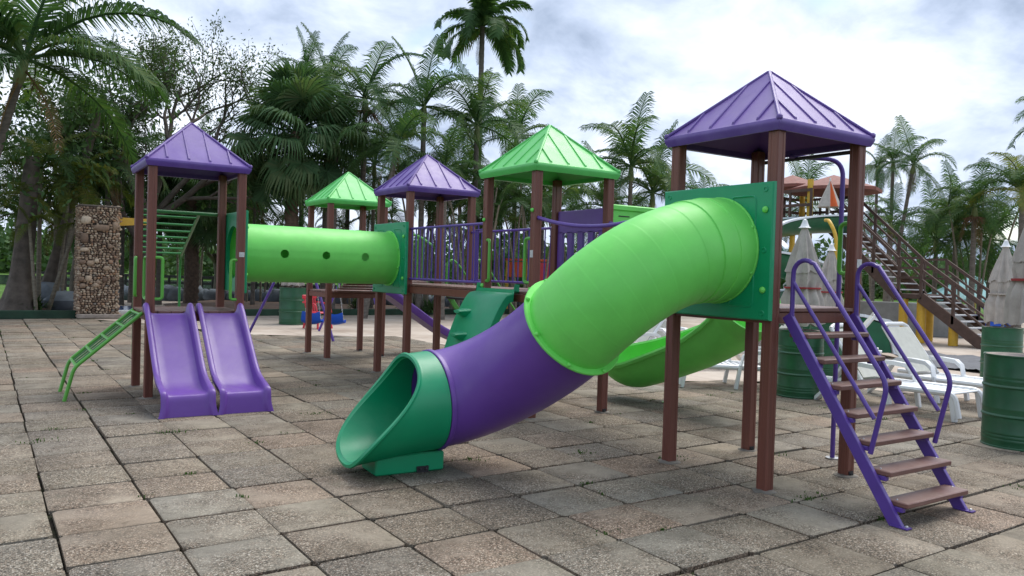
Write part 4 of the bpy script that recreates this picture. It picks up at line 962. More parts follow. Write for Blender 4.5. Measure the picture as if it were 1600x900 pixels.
# wall, tarpaulin, bin, canopy, kiosk
q0, q1 = at(1340, 25.5), at(1512, 24.5)
mb = MB(); mb.beam((*q0, .52), (*q1, .52), .25, 1.05, ch=.02); mb.build('low_wall', 'concrete_wall', None, 35, label='grey stained concrete wall behind the yellow posts', cat='wall')
mb = MB(); nx, ny = 26, 12; c4 = [at(1372, 20.5), at(1556, 17.2), at(1560, 14.4), at(1440, 15.6)]
vs = []
for j in range(ny + 1):
    for i in range(nx + 1):
        s_, t_ = i / nx, j / ny; x = (c4[0][0] * (1 - s_) + c4[1][0] * s_) * (1 - t_) + (c4[3][0] * (1 - s_) + c4[2][0] * s_) * t_; y = (c4[0][1] * (1 - s_) + c4[1][1] * s_) * (1 - t_) + (c4[3][1] * (1 - s_) + c4[2][1] * s_) * t_
        vs.append((x, y, .05 + .05 * math.sin(x * 2.3 + y) * math.sin(y * 3.1) + random.uniform(0, .03) - (.05 if i in (0, nx) or j in (0, ny) else 0)))
mb.add(vs, [(j * (nx + 1) + i, j * (nx + 1) + i + 1, (j + 1) * (nx + 1) + i + 1, (j + 1) * (nx + 1) + i) for j in range(ny) for i in range(nx)]); mb.build('tarpaulin', 'tarp_dark', None, 80, label='crumpled dark tarpaulin spread on the pale paving', cat='tarpaulin')
x, y = at(1561, 21.5); bn = thing('wheelie_bin', 'blue plastic bin behind the foot of the timber stairs', 'bin', (x, y, 0), rz=.5)
mb = MB(); mb.loft([[(sx * w_, sy * w_ * 1.1, z) for sx, sy in ((-1, -1), (1, -1), (1, 1), (-1, 1))] for w_, z in ((.22, .0), (.30, .98), (.32, 1.0), (.32, 1.04))], True, True); link('body', mb.mesh('body', 'blue_plastic', 40), bn)
mb = MB(); mb.box((-.34, -.37, 1.05), (.34, .37, 1.12), .02); link('lid', mb.mesh('lid', 'blue_plastic', 40), bn)
x, y = at(1520, 36); cn = thing('shade_canopy', 'low aqua and tan shade canopy among the far palms', 'canopy', (x, y, 0), rz=.4)
mb = MB(); mb.loft([[(0, 0, 2.0)] * 8, [(2.2 * math.cos(q), 2.2 * math.sin(q), .95) for q in np.linspace(0, 2 * math.pi, 8, endpoint=False)], [(2.2 * math.cos(q), 2.2 * math.sin(q), 1.05) for q in np.linspace(0, 2 * math.pi, 8, endpoint=False)], [(0, 0, 2.15)] * 8], True); link('canvas', mb.mesh('canvas', 'aqua_canvas', 30), cn)
for q in (0, 1.57, 3.14, 4.71): mb = MB(); mb.tube([(1.6 * math.cos(q), 1.6 * math.sin(q), 0), (1.6 * math.cos(q), 1.6 * math.sin(q), 1.3)], .05, 8); link('post', mb.mesh('post', 'yellow_paint'), cn)
x, y = at(828, 31); kk = thing('play_kiosk', 'small far kiosk with yellow posts and red orange panels', 'kiosk', (x, y, 0), rz=right)
for (a, b_) in ((-.92, 0), (-.1, 0), (.8, 0), (-.92, 1.2), (.8, 1.2)): mb = MB(); mb.box((a - .06, b_ - .06, 0), (a + .06, b_ + .06, 2.1), .01); link('post', mb.mesh('post', 'yellow_paint'), kk)
mb = MB(); mb.box((-.86, -.03, 1.45), (-.16, .03, 2.05), .01); link('panel', mb.mesh('panel', 'orange_paint'), kk); mb = MB(); mb.box((-.04, -.03, 1.2), (.74, .03, 2.05), .01); link('panel', mb.mesh('panel', 'red_plastic'), kk)
mb = MB(); mb.box((-1.0, -.1, 2.1), (.9, 1.3, 2.18), .01); link('roof', mb.mesh('roof', 'orange_paint'), kk)

# ------------------------------------------------------------------ swing, red chair
cx0 = lambda px_, D: Vector((*at(px_, D), 0))
sw = thing('swing_set', 'purple swing frame with two blue seats on chains', 'swing', tuple(cx0(470, 17.8)))
ap1 = cx0(467, 17.3) + Vector((0, 0, 2.42)); ap2 = cx0(560, 19.6) + Vector((0, 0, 2.42))
MB().tube([ap1, ap2], .035, 10).build('top_beam', 'purple_steel', sw)
for q in (cx0(388, 17.6), cx0(523, 17.1)): MB().tube([ap1, q], .03, 10).build('leg', 'purple_steel', sw)
for q in (cx0(500, 19.8), cx0(600, 19.4)): MB().tube([ap2, q], .03, 10).build('leg', 'purple_steel', sw)
for t_, zz in ((.22, .36), (.60, .30)):
    c = ap1.lerp(ap2, t_); r2 = Vector((rt.x, rt.y, 0)).normalized(); f2 = Vector((fw.x, fw.y, 0)).normalized()
    mb = MB(); mb.loft([[c + r2 * (x * w_) + f2 * y + Vector((0, 0, zz - c.z + h + .05 * (x * x))) for x in (-1, -.5, 0, .5, 1)] for y, h, w_ in ((-.16, .20, .20), (-.16, .02, .22), (-.10, -.05, .23), (.1, -.05, .23), (.14, .02, .22), (.14, .0, .2), (.09, -.02, .2), (-.09, -.02, .2), (-.12, .03, .2), (-.12, .2, .18))], False); mb.build('seat', 'blue_plastic', sw, 60)
    for s_ in (-1, 1):
        a, b_ = c, c + r2 * (.19 * s_) + Vector((0, 0, zz - c.z + .05)); m_ = a.lerp(b_, .55); m_ = Vector((c.x + r2.x * .05 * s_, c.y + r2.y * .05 * s_, m_.z)); mb = MB()
        for (p, q) in ((a + r2 * .03 * s_, m_), (m_, b_)):
            n_ = int((p - q).length / .07)
            for k in range(n_):
                e = p.lerp(q, (k + .5) / n_); d_ = (q - p).normalized() * .04; o_ = (r2 if k % 2 else f2) * .013; mb.tube([e - d_, e + o_, e + d_, e - o_, e - d_], .005, 4, False)
        mb.build('chain', 'bolt_zinc', sw, None)
x, y = at(498, 20.6); rc = thing('armchair', 'red plastic armchair near the oil drum and swings', 'chair', (x, y, 0), rz=toward + R(60))
def rp(n_, mb): link(n_, mb.mesh(n_, 'red_plastic', 40), rc)
rp('seat', MB().box((-.22, -.23, .40), (.24, .23, .435), .015))
for sx, sy in ((-1, -1), (1, -1), (1, 1), (-1, 1)): rp('leg', MB().beam((sx * .20, sy * .21, .42), (sx * .25, sy * .26, 0), .05, .04, (1, 0, 0), .006))
mb = MB()
for k in range(5): mb.beam((-.22, -.18 + k * .09, .43), (-.33, -.18 + k * .09, .80), .05, .02, (0, 1, 0))
mb.beam((-.32, -.26, .82), (-.32, .26, .82), .04, .10, ch=.012); rp('backrest', mb)
for s_ in (-1, 1): rp('armrest', MB().tube(roundpath([(-.30, s_ * .26, .68), (.16, s_ * .27, .64), (.22, s_ * .26, .42)], .06), .022, 8))

# ------------------------------------------------------------------ stone pillar, rocks, fence
pl = thing('stone_pillar', 'tall square pillar clad in small brown pebbles and a few large stones', 'pillar', (2.3, 25.2, 0))
PX0, PX1, PY0, PY1, PH = 1.80, 2.80, 24.66, 25.7, 3.12
mb = MB(); mb.box((PX0 + .03, PY0 + .03, 0), (PX1 - .03, PY1 - .03, PH - .02), .02); mb.build('core', 'mortar', pl)
prs = random.Random(3); bigs = [(.17, 2.72, .15, .13), (.55, 2.52, .25, .11), (.90, 2.60, .09, .14), (.14, 2.22, .12, .17), (.10, 1.55, .11, .08), (.30, 1.53, .12, .09), (.45, 1.60, .07, .08), (.80, 1.58, .07, .07), (.08, 1.08, .10, .09), (.26, 1.10, .10, .10), (.12, .90, .09, .08), (.66, 1.08, .09, .09), (.88, 1.10, .06, .08), (.45, .92, .10, .08), (.78, 2.0, .08, .08), (.5, 1.0, .08, .06), (.70, 1.40, .10, .08), (.15, 1.9, .13, .07)]
def stone(mb, c, rx, rz_, axis, dep=.05, n=9, m_=5):
    k0 = len(mb.v); mb.ball((0, 0, 0), 1.0, n, m_, (rx, dep, rz_), .16)
    for i in range(k0, len(mb.v)):
        x, y, z = mb.v[i]; x = max(-rx * .82, min(rx * .82, x)); z = max(-rz_ * .82, min(rz_ * .82, z)); a = prs_rot; x, z = x * math.cos(a) - z * math.sin(a), x * math.sin(a) + z * math.cos(a)
        mb.v[i] = (c[0] + x, c[1] + y, c[2] + z) if axis == 'v' else (c[0] + y, c[1] + x, c[2] + z)
prs_rot = 0
for (x, z, rx, rz_) in bigs:
    mb = MB(); prs_rot = prs.uniform(-.1, .1); stone(mb, (PX0 + x, PY0 + .005, z), rx, rz_, 'v', .075, 12, 7); mb.build('stone', 'pebble', pl, 180)
pb = MB()
def fill(ax, L_):
    z = .02
    while z < PH:
        hrow = prs.uniform(.045, .085); x = prs.uniform(-.02, .03)
        while x < L_:
            global prs_rot
            wv = prs.uniform(.05, .12); zz = z + hrow / 2 + prs.uniform(-.012, .012)
            if ax != 'v' or not any(abs(x + wv / 2 - b_[0]) < b_[2] * .80 and abs(zz - b_[1]) < b_[3] * .80 for b_ in bigs):
                prs_rot = prs.uniform(-.5, .5); c = (PX0 + x + wv / 2, PY0 + .03, zz) if ax == 'v' else ((PX0 + .03) if ax == 'l' else PX1 - .03, PY0 + x + wv / 2, zz)
                stone(pb, c, wv * .53, hrow * .54, 'v' if ax == 'v' else 'u', prs.uniform(.04, .07), 8, 5)
            x += wv
        z += hrow * .92
fill('v', PX1 - PX0); fill('l', PY1 - PY0); fill('r', PY1 - PY0)
pb.build('pebbles', 'pebble', pl, 180, kind='stuff')
mb = MB(); mb.box((PX0 - .02, PY0 - .02, PH - .03), (PX1 + .03, PY1 + .03, PH + .03), .02); mb.build('cap', 'bark_dark', pl)
mb = MB(); mb.loft([[(2.79, 25.0, 2.62), (2.79, 25.3, 2.62), (2.79, 25.3, 2.86), (2.79, 25.0, 2.86)], [(3.7, 25.0, 2.70), (3.7, 25.3, 2.70), (3.7, 25.3, 2.86), (3.7, 25.0, 2.86)]], True, True); mb.build('spout', 'yellow_paint', pl)
mb = MB(); mb.beam((1.78, 24.55, .06), (2.9, 24.55, .06), .18, .11, ch=.015); mb.build('plinth', 'drum_lid', pl)

def rock(c, r, sc_, label=None, parent=None, seed=0, mat='boulder_blue'):
    random.seed(seed); mb = MB(); mb.ball((c[0], c[1], c[2]), r, 11, 7, sc_, .13)
    return mb.build('rock', mat, parent, 45) if parent else mb.build('boulder', mat, None, 45, label=label, cat='boulder', group='grey blue boulders in the planting bed')
rock((*at(72, 24.3), .42), .62, (1.05, .8, .78), 'blue grey angular boulder behind the leaning stems', None, 5)
rock((*at(104, 23.6), .30), .55, (1.1, .8, .66), 'lower blue grey boulder against the pebble pillar', None, 6)
rw = thing('rock_edging', 'long low edging of painted grey rocks along the far side of the bed', 'rock wall', (12, 35, 0))
rk = random.Random(9)
for k in range(46):
    px_ = 190 + k * 14.5; D = 33.5 + .0 * k + rk.uniform(-.2, .2); x, y = at(px_, D)
    rock((x, y, .22), .40 * rk.uniform(.8, 1.15), (rk.uniform(.9, 1.25), .8, rk.uniform(.85, 1.15)), None, rw, 50 + k)
fn = thing('rail_fence', 'dark timber rail fence in front of the bright lake', 'fence', (*at(300, 42), 0))
for k in range(28):
    x, y = at(60 + k * 17, 42); MB().box((x - .06, y - .06, -.1), (x + .06, y + .06, .95), .01).build('post', 'fence_dark', fn)
for h in (.88, .55, .22):
    a, b_ = at(50, 42), at(60 + 27 * 17 + 6, 42); MB().beam((*a, h), (*b_, h), .05, .14).build('rail', 'fence_dark', fn)

# ------------------------------------------------------------------ palms
def frond_mesh(name, e0, droop, Lf, nl, lw, ll, seed, mat='palm_leaf', vshape=.25, hang=.95, curl=0.0):
    """feather leaf lying along +x, base at the origin; e0 start elevation, droop total bend"""
    rr_ = random.Random(seed); mb = MB(); n_ = 16; pts = [Vector((0, 0, 0))]; tans = []
    for i in range(n_):
        t_ = (i + .5) / n_; e = e0 - droop * t_ ** 1.4; d_ = Vector((math.cos(e), curl * t_, math.sin(e))).normalized(); tans.append(d_); pts.append(pts[-1] + d_ * Lf / n_)
    mb.tube(pts[::2] if len(pts) % 2 else pts, [.035 * Lf / 3 * (1 - .85 * k / (len(pts[::2]) - 1 if len(pts) % 2 else len(pts) - 1)) + .003 for k in range(len(pts[::2]) if len(pts) % 2 else len(pts))], 5)
    for k in range(nl):
        t_ = .10 + .90 * (k + .5) / nl; f_ = t_ * n_; i = min(n_ - 1, int(f_)); p = pts[i].lerp(pts[i + 1], f_ - i); d_ = tans[i]; side = d_.cross(Vector((0, 0, 1)));
        if side.length < .05: side = Vector((0, 1, 0))
        side.normalize(); upn = side.cross(d_).normalized()
        ln = ll * (math.sin(math.pi * (.12 + .80 * t_)) ** .65) * rr_.uniform(.85, 1.1)
        for s_ in (-1, 1):
            jt = rr_.uniform(-.12, .12); fwd = .45 + .5 * t_
            dr = (side * s_ + d_ * (fwd + jt) + upn * (vshape + jt)).normalized(); m1 = p + dr * ln * .5; dr2 = (dr + Vector((0, 0, -hang * rr_.uniform(.7, 1.3)))).normalized(); tip = m1 + dr2 * ln * .5
            w_ = lw * rr_.uniform(.8, 1.1); wv = d_ * w_
            mb.add([p - wv * .4, p + wv * .4, m1 + wv * .5, m1 - wv * .5, tip], [(0, 1, 2, 3), (3, 2, 4)])
    return mb.mesh(name, mat, None)
FR = []
for k, (e, dr) in enumerate(((84, 25), (72, 90), (60, 115), (46, 125), (30, 120), (14, 105), (-8, 75), (-35, 45))):
    FR.append(frond_mesh('frond', R(e), R(dr), 2.8, 50, .044, .74, 20 + k, curl=.25 * (-1) ** k))
FRY = [frond_mesh('frond', R(e), R(dr), 2.8, 46, .046, .70, 60 + k, 'palm_leaf_yellow', curl=.2 * (-1) ** k) for k, (e, dr) in enumerate(((70, 80), (45, 100), (20, 95), (-10, 70)))]
BIGF = [frond_mesh('frond', R(e), R(dr), 3.6, 84, .045, .98, 90 + k, curl=.25 * (-1) ** k, hang=.9) for k, (e, dr) in enumerate(((75, 70), (50, 95), (25, 80), (0, 70)))]
ROYF = [frond_mesh('frond', R(e), R(dr), 2.7, 64, .075, .70, 120 + k, curl=.2 * (-1) ** k, vshape=.1, hang=.7) for k, (e, dr) in enumerate(((82, 45), (60, 100), (35, 120), (12, 110), (-12, 80)))]
FRD = [frond_mesh('dead_frond', R(e), R(dr), 2.2, 30, .04, .45, 150 + k, 'dead_leaf', hang=1.4) for k, (e, dr) in enumerate(((-45, 40), (-65, 22)))]
def palm(loc, h, s_, label, n_=11, seed=0, lean=(0, 0), set_=None, trunk_r=.11, barkm='bark_grey', group='feather palms behind the play area', shaft=True, spread=(0, 7), base_flare=1.3, fruit=False, bend=0.0):
    rr_ = random.Random(seed); FS = set_ or FR
    p_ = thing('palm_tree', label, 'palm', (loc[0], loc[1], 0), group)
    n2 = 14; pts = [Vector((loc[0] + lean[0] * (k / n2) + bend * math.sin(math.pi * k / n2), loc[1] + lean[1] * (k / n2), h * k / n2 - .05)) for k in range(n2 + 1)]
    mb = MB(); fine = []; rad = []
    nring = max(14, int(h / .16))
    for k in range(nring + 1):
        f_ = k / nring * n2; i = min(n2 - 1, int(f_)); fine.append(pts[i].lerp(pts[i + 1], f_ - i)); t_ = k / nring; rad.append(trunk_r * (1 + (base_flare - 1) * math.exp(-t_ * 14) - .22 * t_) * (1 + (.05 if k % 2 else -.02)))
    mb.tube(fine, rad, 10); mb.build('trunk', barkm, p_, 60)
    top = pts[-1]
    if shaft:
        dirn = (pts[-1] - pts[-2]).normalized(); mb = MB(); mb.tube([top + dirn * (.0 + .12 * k) * s_ for k in range(7)], [trunk_r * q for q in (.85, 1.15, 1.1, .95, .8, .6, .4)], 10); mb.build('crownshaft', 'crownshaft', p_, 60); top = top + dirn * .55 * s_
    for k in range(n_):
        q = k / max(1, n_ - 1); idx = int(round(spread[0] + (min(spread[1], len(FS) - 1) - spread[0]) * min(1, max(0, q + rr_.uniform(-.12, .12))))); idx = max(0, min(len(FS) - 1, idx))
        o = link('frond', FS[idx], p_); o.location = top - Vector((loc[0], loc[1], 0)); o.rotation_euler = (rr_.uniform(-.25, .25), rr_.uniform(-.10, .10), k * 2.39996 + rr_.uniform(-.3, .3)); z_ = s_ * rr_.uniform(.85, 1.12); o.scale = (z_, z_, z_)
    for k in range(rr_.choice((0, 1, 2, 2))):
        o = link('dead_frond', FRD[k % 2], p_); o.location = top - Vector((loc[0], loc[1], .25 * s_)); o.rotation_euler = (0, 0, rr_.uniform(0, 6.28)); z_ = s_ * rr_.uniform(.6, .9); o.scale = (z_,) * 3
    if fruit:
        mb = MB()
        for k in range(40):
            a = rr_.uniform(0, 6.28); mb.tube([Vector(pts[-1]) + Vector((0, 0, .05)), Vector(pts[-1]) + Vector((.25 * math.cos(a), .25 * math.sin(a), .05)) * s_, Vector(pts[-1]) + Vector((.5 * math.cos(a), .5 * math.sin(a), -.35 * rr_.random())) * s_], .012, 4)
        mb.build('fruit_stalks', 'palm_fruit', p_, None)
    return p_
def palm_px(px_, py, D, s_, label, **kw):
    x, y = at(px_, D); ln_ = kw.get('lean', (0, 0)); return palm((x - ln_[0], y - ln_[1]), zat(px_, py, D) - (.55 * s_ if kw.get('shaft', True) else 0), s_, label, **kw)
palm_px(742, 42, 40, 1.12, 'very tall slim palm rising high above all the others', n_=22, seed=1, set_=ROYF, trunk_r=.16, spread=(0, 4), fruit=False, shaft=False)
palm_px(563, 152, 28, .95, 'palm with an upright new spear between the fan palm and next crown', n_=13, seed=2, fruit=True)
palm_px(655, 165, 28, 1.0, 'palm with a tall pointed spear beside the very tall slim palm', n_=13, seed=3)
palm_px(738, 195, 29, 1.05, 'full green palm crown just below the very tall slim palm', n_=15, seed=4)
palm_px(612, 222, 25.5, .85, 'lower palm with yellow crownshaft beside the purple middle roof', n_=11, seed=5, lean=(.8, -.4))
palm_px(690, 262, 26, .8, 'small dense palm just above the purple middle roof', n_=12, seed=6)
palm_px(505, 130, 31, .9, 'palm crown rising behind the fan palm', n_=11, seed=7)
palm_px(468, 118, 33, .8, 'thin palm top peeping over the fan palm', n_=10, seed=8)
palm_px(800, 215, 34, 1.1, 'palm crown half hidden behind the near green roof', n_=12, seed=9)
palm_px(980, 258, 31, 1.1, 'palm standing between the near green and purple roofs', n_=14, seed=10)
palm_px(1015, 300, 33, 1.1, 'dense lower palm behind the dark green entry panel', n_=15, seed=11)
palm_px(940, 320, 35, 1.05, 'palm behind the purple slotted guard panel', n_=12, seed=12)
palm_px(1085, 345, 36, .9, 'short palm behind the big tube', n_=11, seed=13)
palm_px(1250, 320, 36, 1.0, 'palm seen through the near purple roofed tower', n_=13, seed=14)
palm_px(1418, 256, 30, .62, 'slender leaning palm with drooping crown, one of three above the timber stairs', n_=11, seed=15, trunk_r=.08, lean=(.5, -.6))
palm_px(1388, 252, 31, .56, 'slender palm in the middle of the three above the timber stairs', n_=10, seed=16, trunk_r=.08)
palm_px(1364, 260, 32, .50, 'thin palm against the brown post, first of three above the timber stairs', n_=8, seed=17, trunk_r=.07)
palm_px(1388, 350, 29, .6, 'low palm crown among the three slender trunks', n_=10, seed=18)
palm_px(1518, 322, 30, .75, 'palm with bare fruit stalks standing beyond the timber stairs', n_=11, seed=19, fruit=True)
palm_px(1592, 300, 28, .9, 'palm beyond the closed umbrellas with yellowish lower leaves', n_=13, seed=20, set_=FR[:5] + FRY)
palm_px(1672, 200, 24, .8, 'tall palm whose leaf tips reach in above the closed umbrellas', n_=11, seed=21)
palm_px(1460, 372, 34, 1.0, 'bushy palm behind the timber stair railing', n_=14, seed=22)
palm_px(1490, 352, 32, 1.0, 'broad palm between the timber stairs and aqua canopy', n_=14, seed=23)
palm_px(1545, 372, 33, 1.0, 'low palm above the aqua canopy', n_=14, seed=24)
palm_px(1440, 405, 38, .9, 'small far palm under the slender trunks', n_=11, seed=25)
palm_px(870, 330, 37, 1.0, 'far palm seen under the near green roof', n_=12, seed=26)
palm_px(540, 300, 33, .9, 'palm behind the far small green roof', n_=11, seed=27)
palm_px(760, 330, 33, .95, 'palm with wide leaves behind the railed bridge', n_=13, seed=28)
# big near palm at the left edge
palm_px(22, 88, 20.8, 1.25, 'big palm with long arching leaves over the bed with the pebble pillar', n_=17, seed=31, set_=BIGF, trunk_r=.13, lean=(1.5, -.98), group=None, spread=(0, 3))
palm_px(115, 285, 24.5, .75, 'young yellow green palm above the pebble pillar', n_=11, seed=32, set_=FRY, trunk_r=.06, barkm='stem_pale', lean=(.4, -.1))
palm_px(165, 250, 26.5, .95, 'palm crown between pebble pillar and the twin slide tower', n_=12, seed=33, trunk_r=.09)
palm_px(60, 262, 23.5, .8, 'yellowish palm beneath the long arching leaves', n_=11, seed=34, set_=FRY + FR[3:5], trunk_r=.07, barkm='stem_pale')
palm_px(25, 330, 26, .85, 'low palm behind the thick dark trunk', n_=11, seed=35, trunk_r=.08, set_=FR[2:6] + FRY)
palm_px(85, 330, 25.2, .7, 'yellow leaved young palm between the trunks and the pebble pillar', n_=9, seed=38, set_=FRY, trunk_r=.06, barkm='stem_pale')
palm_px(150, 300, 28, .8, 'fresh green palm over the top of the pebble pillar', n_=10, seed=39, set_=FR[1:5] + FRY[:2], trunk_r=.07)
palm_px(248, 300, 30, .9, 'palm behind the purple twin slide tower roof', n_=11, seed=36)
palm_px(205, 330, 31, .9, 'palm crown behind the overhead ladder', n_=11, seed=37)
for k_, (a, y_, d, z_, lb) in enumerate(((190, 268, 29, 1.0, 'mid green palm filling the gap beside the twin slide tower roof'), (290, 262, 32, 1.0, 'mid green palm right behind the twin slide tower roof'), (345, 290, 31, .95, 'feathery palm between the twin slide tower and fan palm'), (395, 300, 30, .9, 'feathery low palm under the fan palm leaves'), (100, 215, 27, 1.0, 'fresh green palm in front of the tangled branches'), (520, 215, 27, .9, 'feathery palm close behind the fan palm'), (580, 255, 30, .9, 'feathery palm behind the peak of the far small green roof'), (715, 290, 31, .9, 'feathery low palm behind the middle purple roof'), (845, 290, 33, .9, 'feathery low palm through the near green roofed tower'))):
    palm_px(a, y_, d, z_, lb, n_=13, seed=60 + k_, trunk_r=.08)
# thin stems of palm clumps behind the bridge
def clump(px_, D, n_, label, seed, h=(3.2, 5.0)):
    rr_ = random.Random(seed); x0, y0 = at(px_, D); c = thing('palm_clump', label, 'palm', (x0, y0, 0), 'many stemmed palm clumps behind the bridge')
    for k in range(n_):
        a = rr_.uniform(0, 6.28); r0 = rr_.uniform(.1, .8); hh = rr_.uniform(*h); x, y = x0 + r0 * math.cos(a), y0 + r0 * math.sin(a); lx, ly = math.cos(a) * rr_.uniform(.2, .9), math.sin(a) * rr_.uniform(.2, .9)
        pts = [Vector((x + lx * (q / 6) ** 2, y + ly * (q / 6) ** 2, hh * q / 6)) for q in range(7)]; MB().tube(pts, [.05 - .003 * q for q in range(7)], 7).build('stem', 'stem_pale', c, 60)
        for q in range(3):
            o = link('frond', FR[rr_.choice((1, 2, 3, 4, 5))], c); o.location = pts[-1] - Vector((x0, y0, 0)); o.rotation_euler = (rr_.uniform(-.3, .3), 0, rr_.uniform(0, 6.28)); z_ = rr_.uniform(.5, .8); o.scale = (z_,) * 3
    return c
for k, (px_, D, n_, lb) in enumerate(((655, 29, 7, 'slender stemmed palm clump behind the tunnel end of the railed bridge'), (700, 30, 9, 'slender stemmed palm clump seen through the bridge bars'), (745, 28, 8, 'slender stemmed palm clump behind the green stairs'), (790, 30, 9, 'slender stemmed palm clump behind the climbing wall handles'), (835, 29, 7, 'slender stemmed palm clump beside the far kiosk'), (895, 33, 7, 'slender stemmed palm clump behind the slotted purple panel'), (410, 33, 7, 'slender stemmed palm clump seen under the tunnel near the swing'), (300, 34, 6, 'slender stemmed palm clump behind the overhead ladder'), (560, 32, 7, 'slender stemmed palm clump under the far small green roof'), (1530, 31, 6, 'slender stemmed palm clump beyond the aqua canopy'), (1370, 33, 5, 'slender stemmed palm clump behind the big timber stairs'))): clump(px_, D, n_, lb, 200 + k)

# fan palm
def fan_mesh(seed, pet=1.1, r=.85, nseg=34, droop=.5):
    rr_ = random.Random(seed); mb = MB(); mb.tube([(0, 0, 0), (pet * .5, 0, .02), (pet, 0, -.02)], [.022, .018, .014], 5)
    for k in range(nseg):
        a = R(-155) + R(310) * (k + .5) / nseg; ln = r * (1 - .25 * abs(a) / 2.7) * rr_.uniform(.9, 1.08); d_ = Vector((math.cos(a), math.sin(a), .10)); w_ = ln * math.tan(R(310) / nseg / 2) * .95; sd_ = Vector((-math.sin(a), math.cos(a), 0)); b_ = Vector((pet, 0, -.02))
        m1 = b_ + d_ * ln * .50; m2 = m1 + (d_ + Vector((0, 0, -droop * rr_.uniform(.5, 1.2)))).normalized() * ln * .28; tip = m2 + (d_ * .5 + Vector((0, 0, -droop * rr_.uniform(.8, 2.2)))).normalized() * ln * .34; fold = Vector((0, 0, .02 * (-1) ** k))
        mb.add([b_, m1 - sd_ * w_ * .50 + fold, m1 + sd_ * w_ * .50 - fold, m2 + sd_ * w_ * .28, m2 - sd_ * w_ * .28, tip], [(0, 1, 2), (1, 4, 3, 2), (4, 5, 3)])
    return mb.mesh('fan_leaf', 'fan_leaf', None)
FANS = [fan_mesh(300 + k, 1.0 + .1 * k, 1.0, 44, .7 + .5 * k) for k in range(4)]
def fanpalm(px_, py, D, s_, n_, label, seed):
    rr_ = random.Random(seed); x, y = at(px_, D); h = zat(px_, py, D); p_ = thing('fan_palm', label, 'palm', (x, y, 0), 'fan palms behind the play area')
    mb = MB(); nk = int(h / .12); mb.tube([(x + .06 * math.sin(k * .15), y, -.05 + h * k / nk) for k in range(nk + 1)], [(.23 if k % 2 else .19) * (1.25 - .3 * k / nk) for k in range(nk + 1)], 11); mb.build('trunk', 'bark_fan', p_, 50)
    for k in range(n_):
        t_ = k / n_; el = R(85 - 150 * t_ + rr_.uniform(-12, 12)); o = link('fan_leaf', FANS[min(3, int(t_ * 4))], p_); o.location = (0, 0, h - .25 + .35 * (1 - t_)); o.rotation_mode = 'XYZ'
        M_ = Matrix.Rotation(k * 2.39996 + rr_.uniform(-.3, .3), 4, 'Z') @ Matrix.Rotation(-el, 4, 'Y') @ Matrix.Rotation(rr_.uniform(-.5, .5), 4, 'X'); o.rotation_euler = M_.to_euler(); o.scale = (s_ * rr_.uniform(.85, 1.15),) * 3
    return p_
fanpalm(455, 205, 26.3, 1.28, 64, 'stout fan palm with brown trunk beside the far small green roof', 1)
fanpalm(298, 312, 30, .95, 36, 'smaller fan palm seen through the twin slide tower', 2)
fanpalm(140, 320, 30, .9, 30, 'dark fan palm behind the pebble pillar', 3)

# ------------------------------------------------------------------ broadleaf trees
def tree(px_, D, label, seed, h, spread, levels=5, leaves=9000, trunk_r=.22, barkm='bark_dark', leafm='tree_leaf', lean=(0, 0), first_z=.35, leafs=.10, nb=(2, 3), dens=1.0, limbs=()):
    rr_ = random.Random(seed); r2 = np.random.default_rng(seed); x, y = at(px_, D); t_ = thing('broadleaf_tree', label, 'tree', (x, y, 0)); br_ = MB(); tips = []
    def grow(p, d_, ln, r_, lv):
        n_ = 5; pts = [p]; dd_ = d_.copy()
        for k in range(n_):
            dd_ = (dd_ + Vector((rr_.uniform(-.18, .18), rr_.uniform(-.18, .18), rr_.uniform(-.05, .12)))).normalized(); pts.append(pts[-1] + dd_ * ln / n_)
            if lv <= 2: tips.append((pts[-1].copy(), lv))
        br_.tube(pts, [r_ * (1 - .40 * k / n_) for k in range(n_ + 1)], 7 if lv > 2 else 4, False)
        if lv == 0: return
        for k in range(rr_.randint(*nb) + (1 if lv > 2 else 0)):
            e = pts[rr_.randint(2, n_)]; a = rr_.uniform(0, 6.28); sp = rr_.uniform(.45, .95) * spread; side = dd_.orthogonal().normalized(); side.rotate(Matrix.Rotation(a, 3, dd_)); nd_ = (dd_ + side * sp + Vector((0, 0, .05))).normalized(); grow(e, nd_, ln * rr_.uniform(.62, .85), r_ * .58, lv - 1)
    grow(Vector((x, y, -.1)), Vector((lean[0], lean[1], 1)).normalized(), h * first_z, trunk_r, levels)
    for z_, d_, l_, r_ in limbs: grow(Vector((x + lean[0] * z_, y + lean[1] * z_, z_)), Vector(d_).normalized(), l_, r_, 4)
    br_.build('trunk', barkm, t_, 60)
    T_ = np.array([tuple(p) for p, l in tips]); idx = r2.integers(0, len(T_), leaves); c = T_[idx] + r2.normal(0, .16 * dens, (leaves, 3)); d1_ = r2.normal(0, 1, (leaves, 3)); d1_ /= np.linalg.norm(d1_, axis=1)[:, None]; d2_ = np.cross(d1_, r2.normal(0, 1, (leaves, 3))); d2_ /= np.linalg.norm(d2_, axis=1)[:, None]; sz = leafs * r2.uniform(.6, 1.3, (leaves, 1))
    vs = np.stack([c - d1_ * sz, c + d2_ * sz * .42, c + d1_ * sz, c - d2_ * sz * .42], 1).reshape(-1, 3); mb = MB(); mb.v = vs.tolist(); mb.f = [(4 * k, 4 * k + 1, 4 * k + 2, 4 * k + 3) for k in range(leaves)]; mb.build('crown', leafm, t_, None)
    return t_
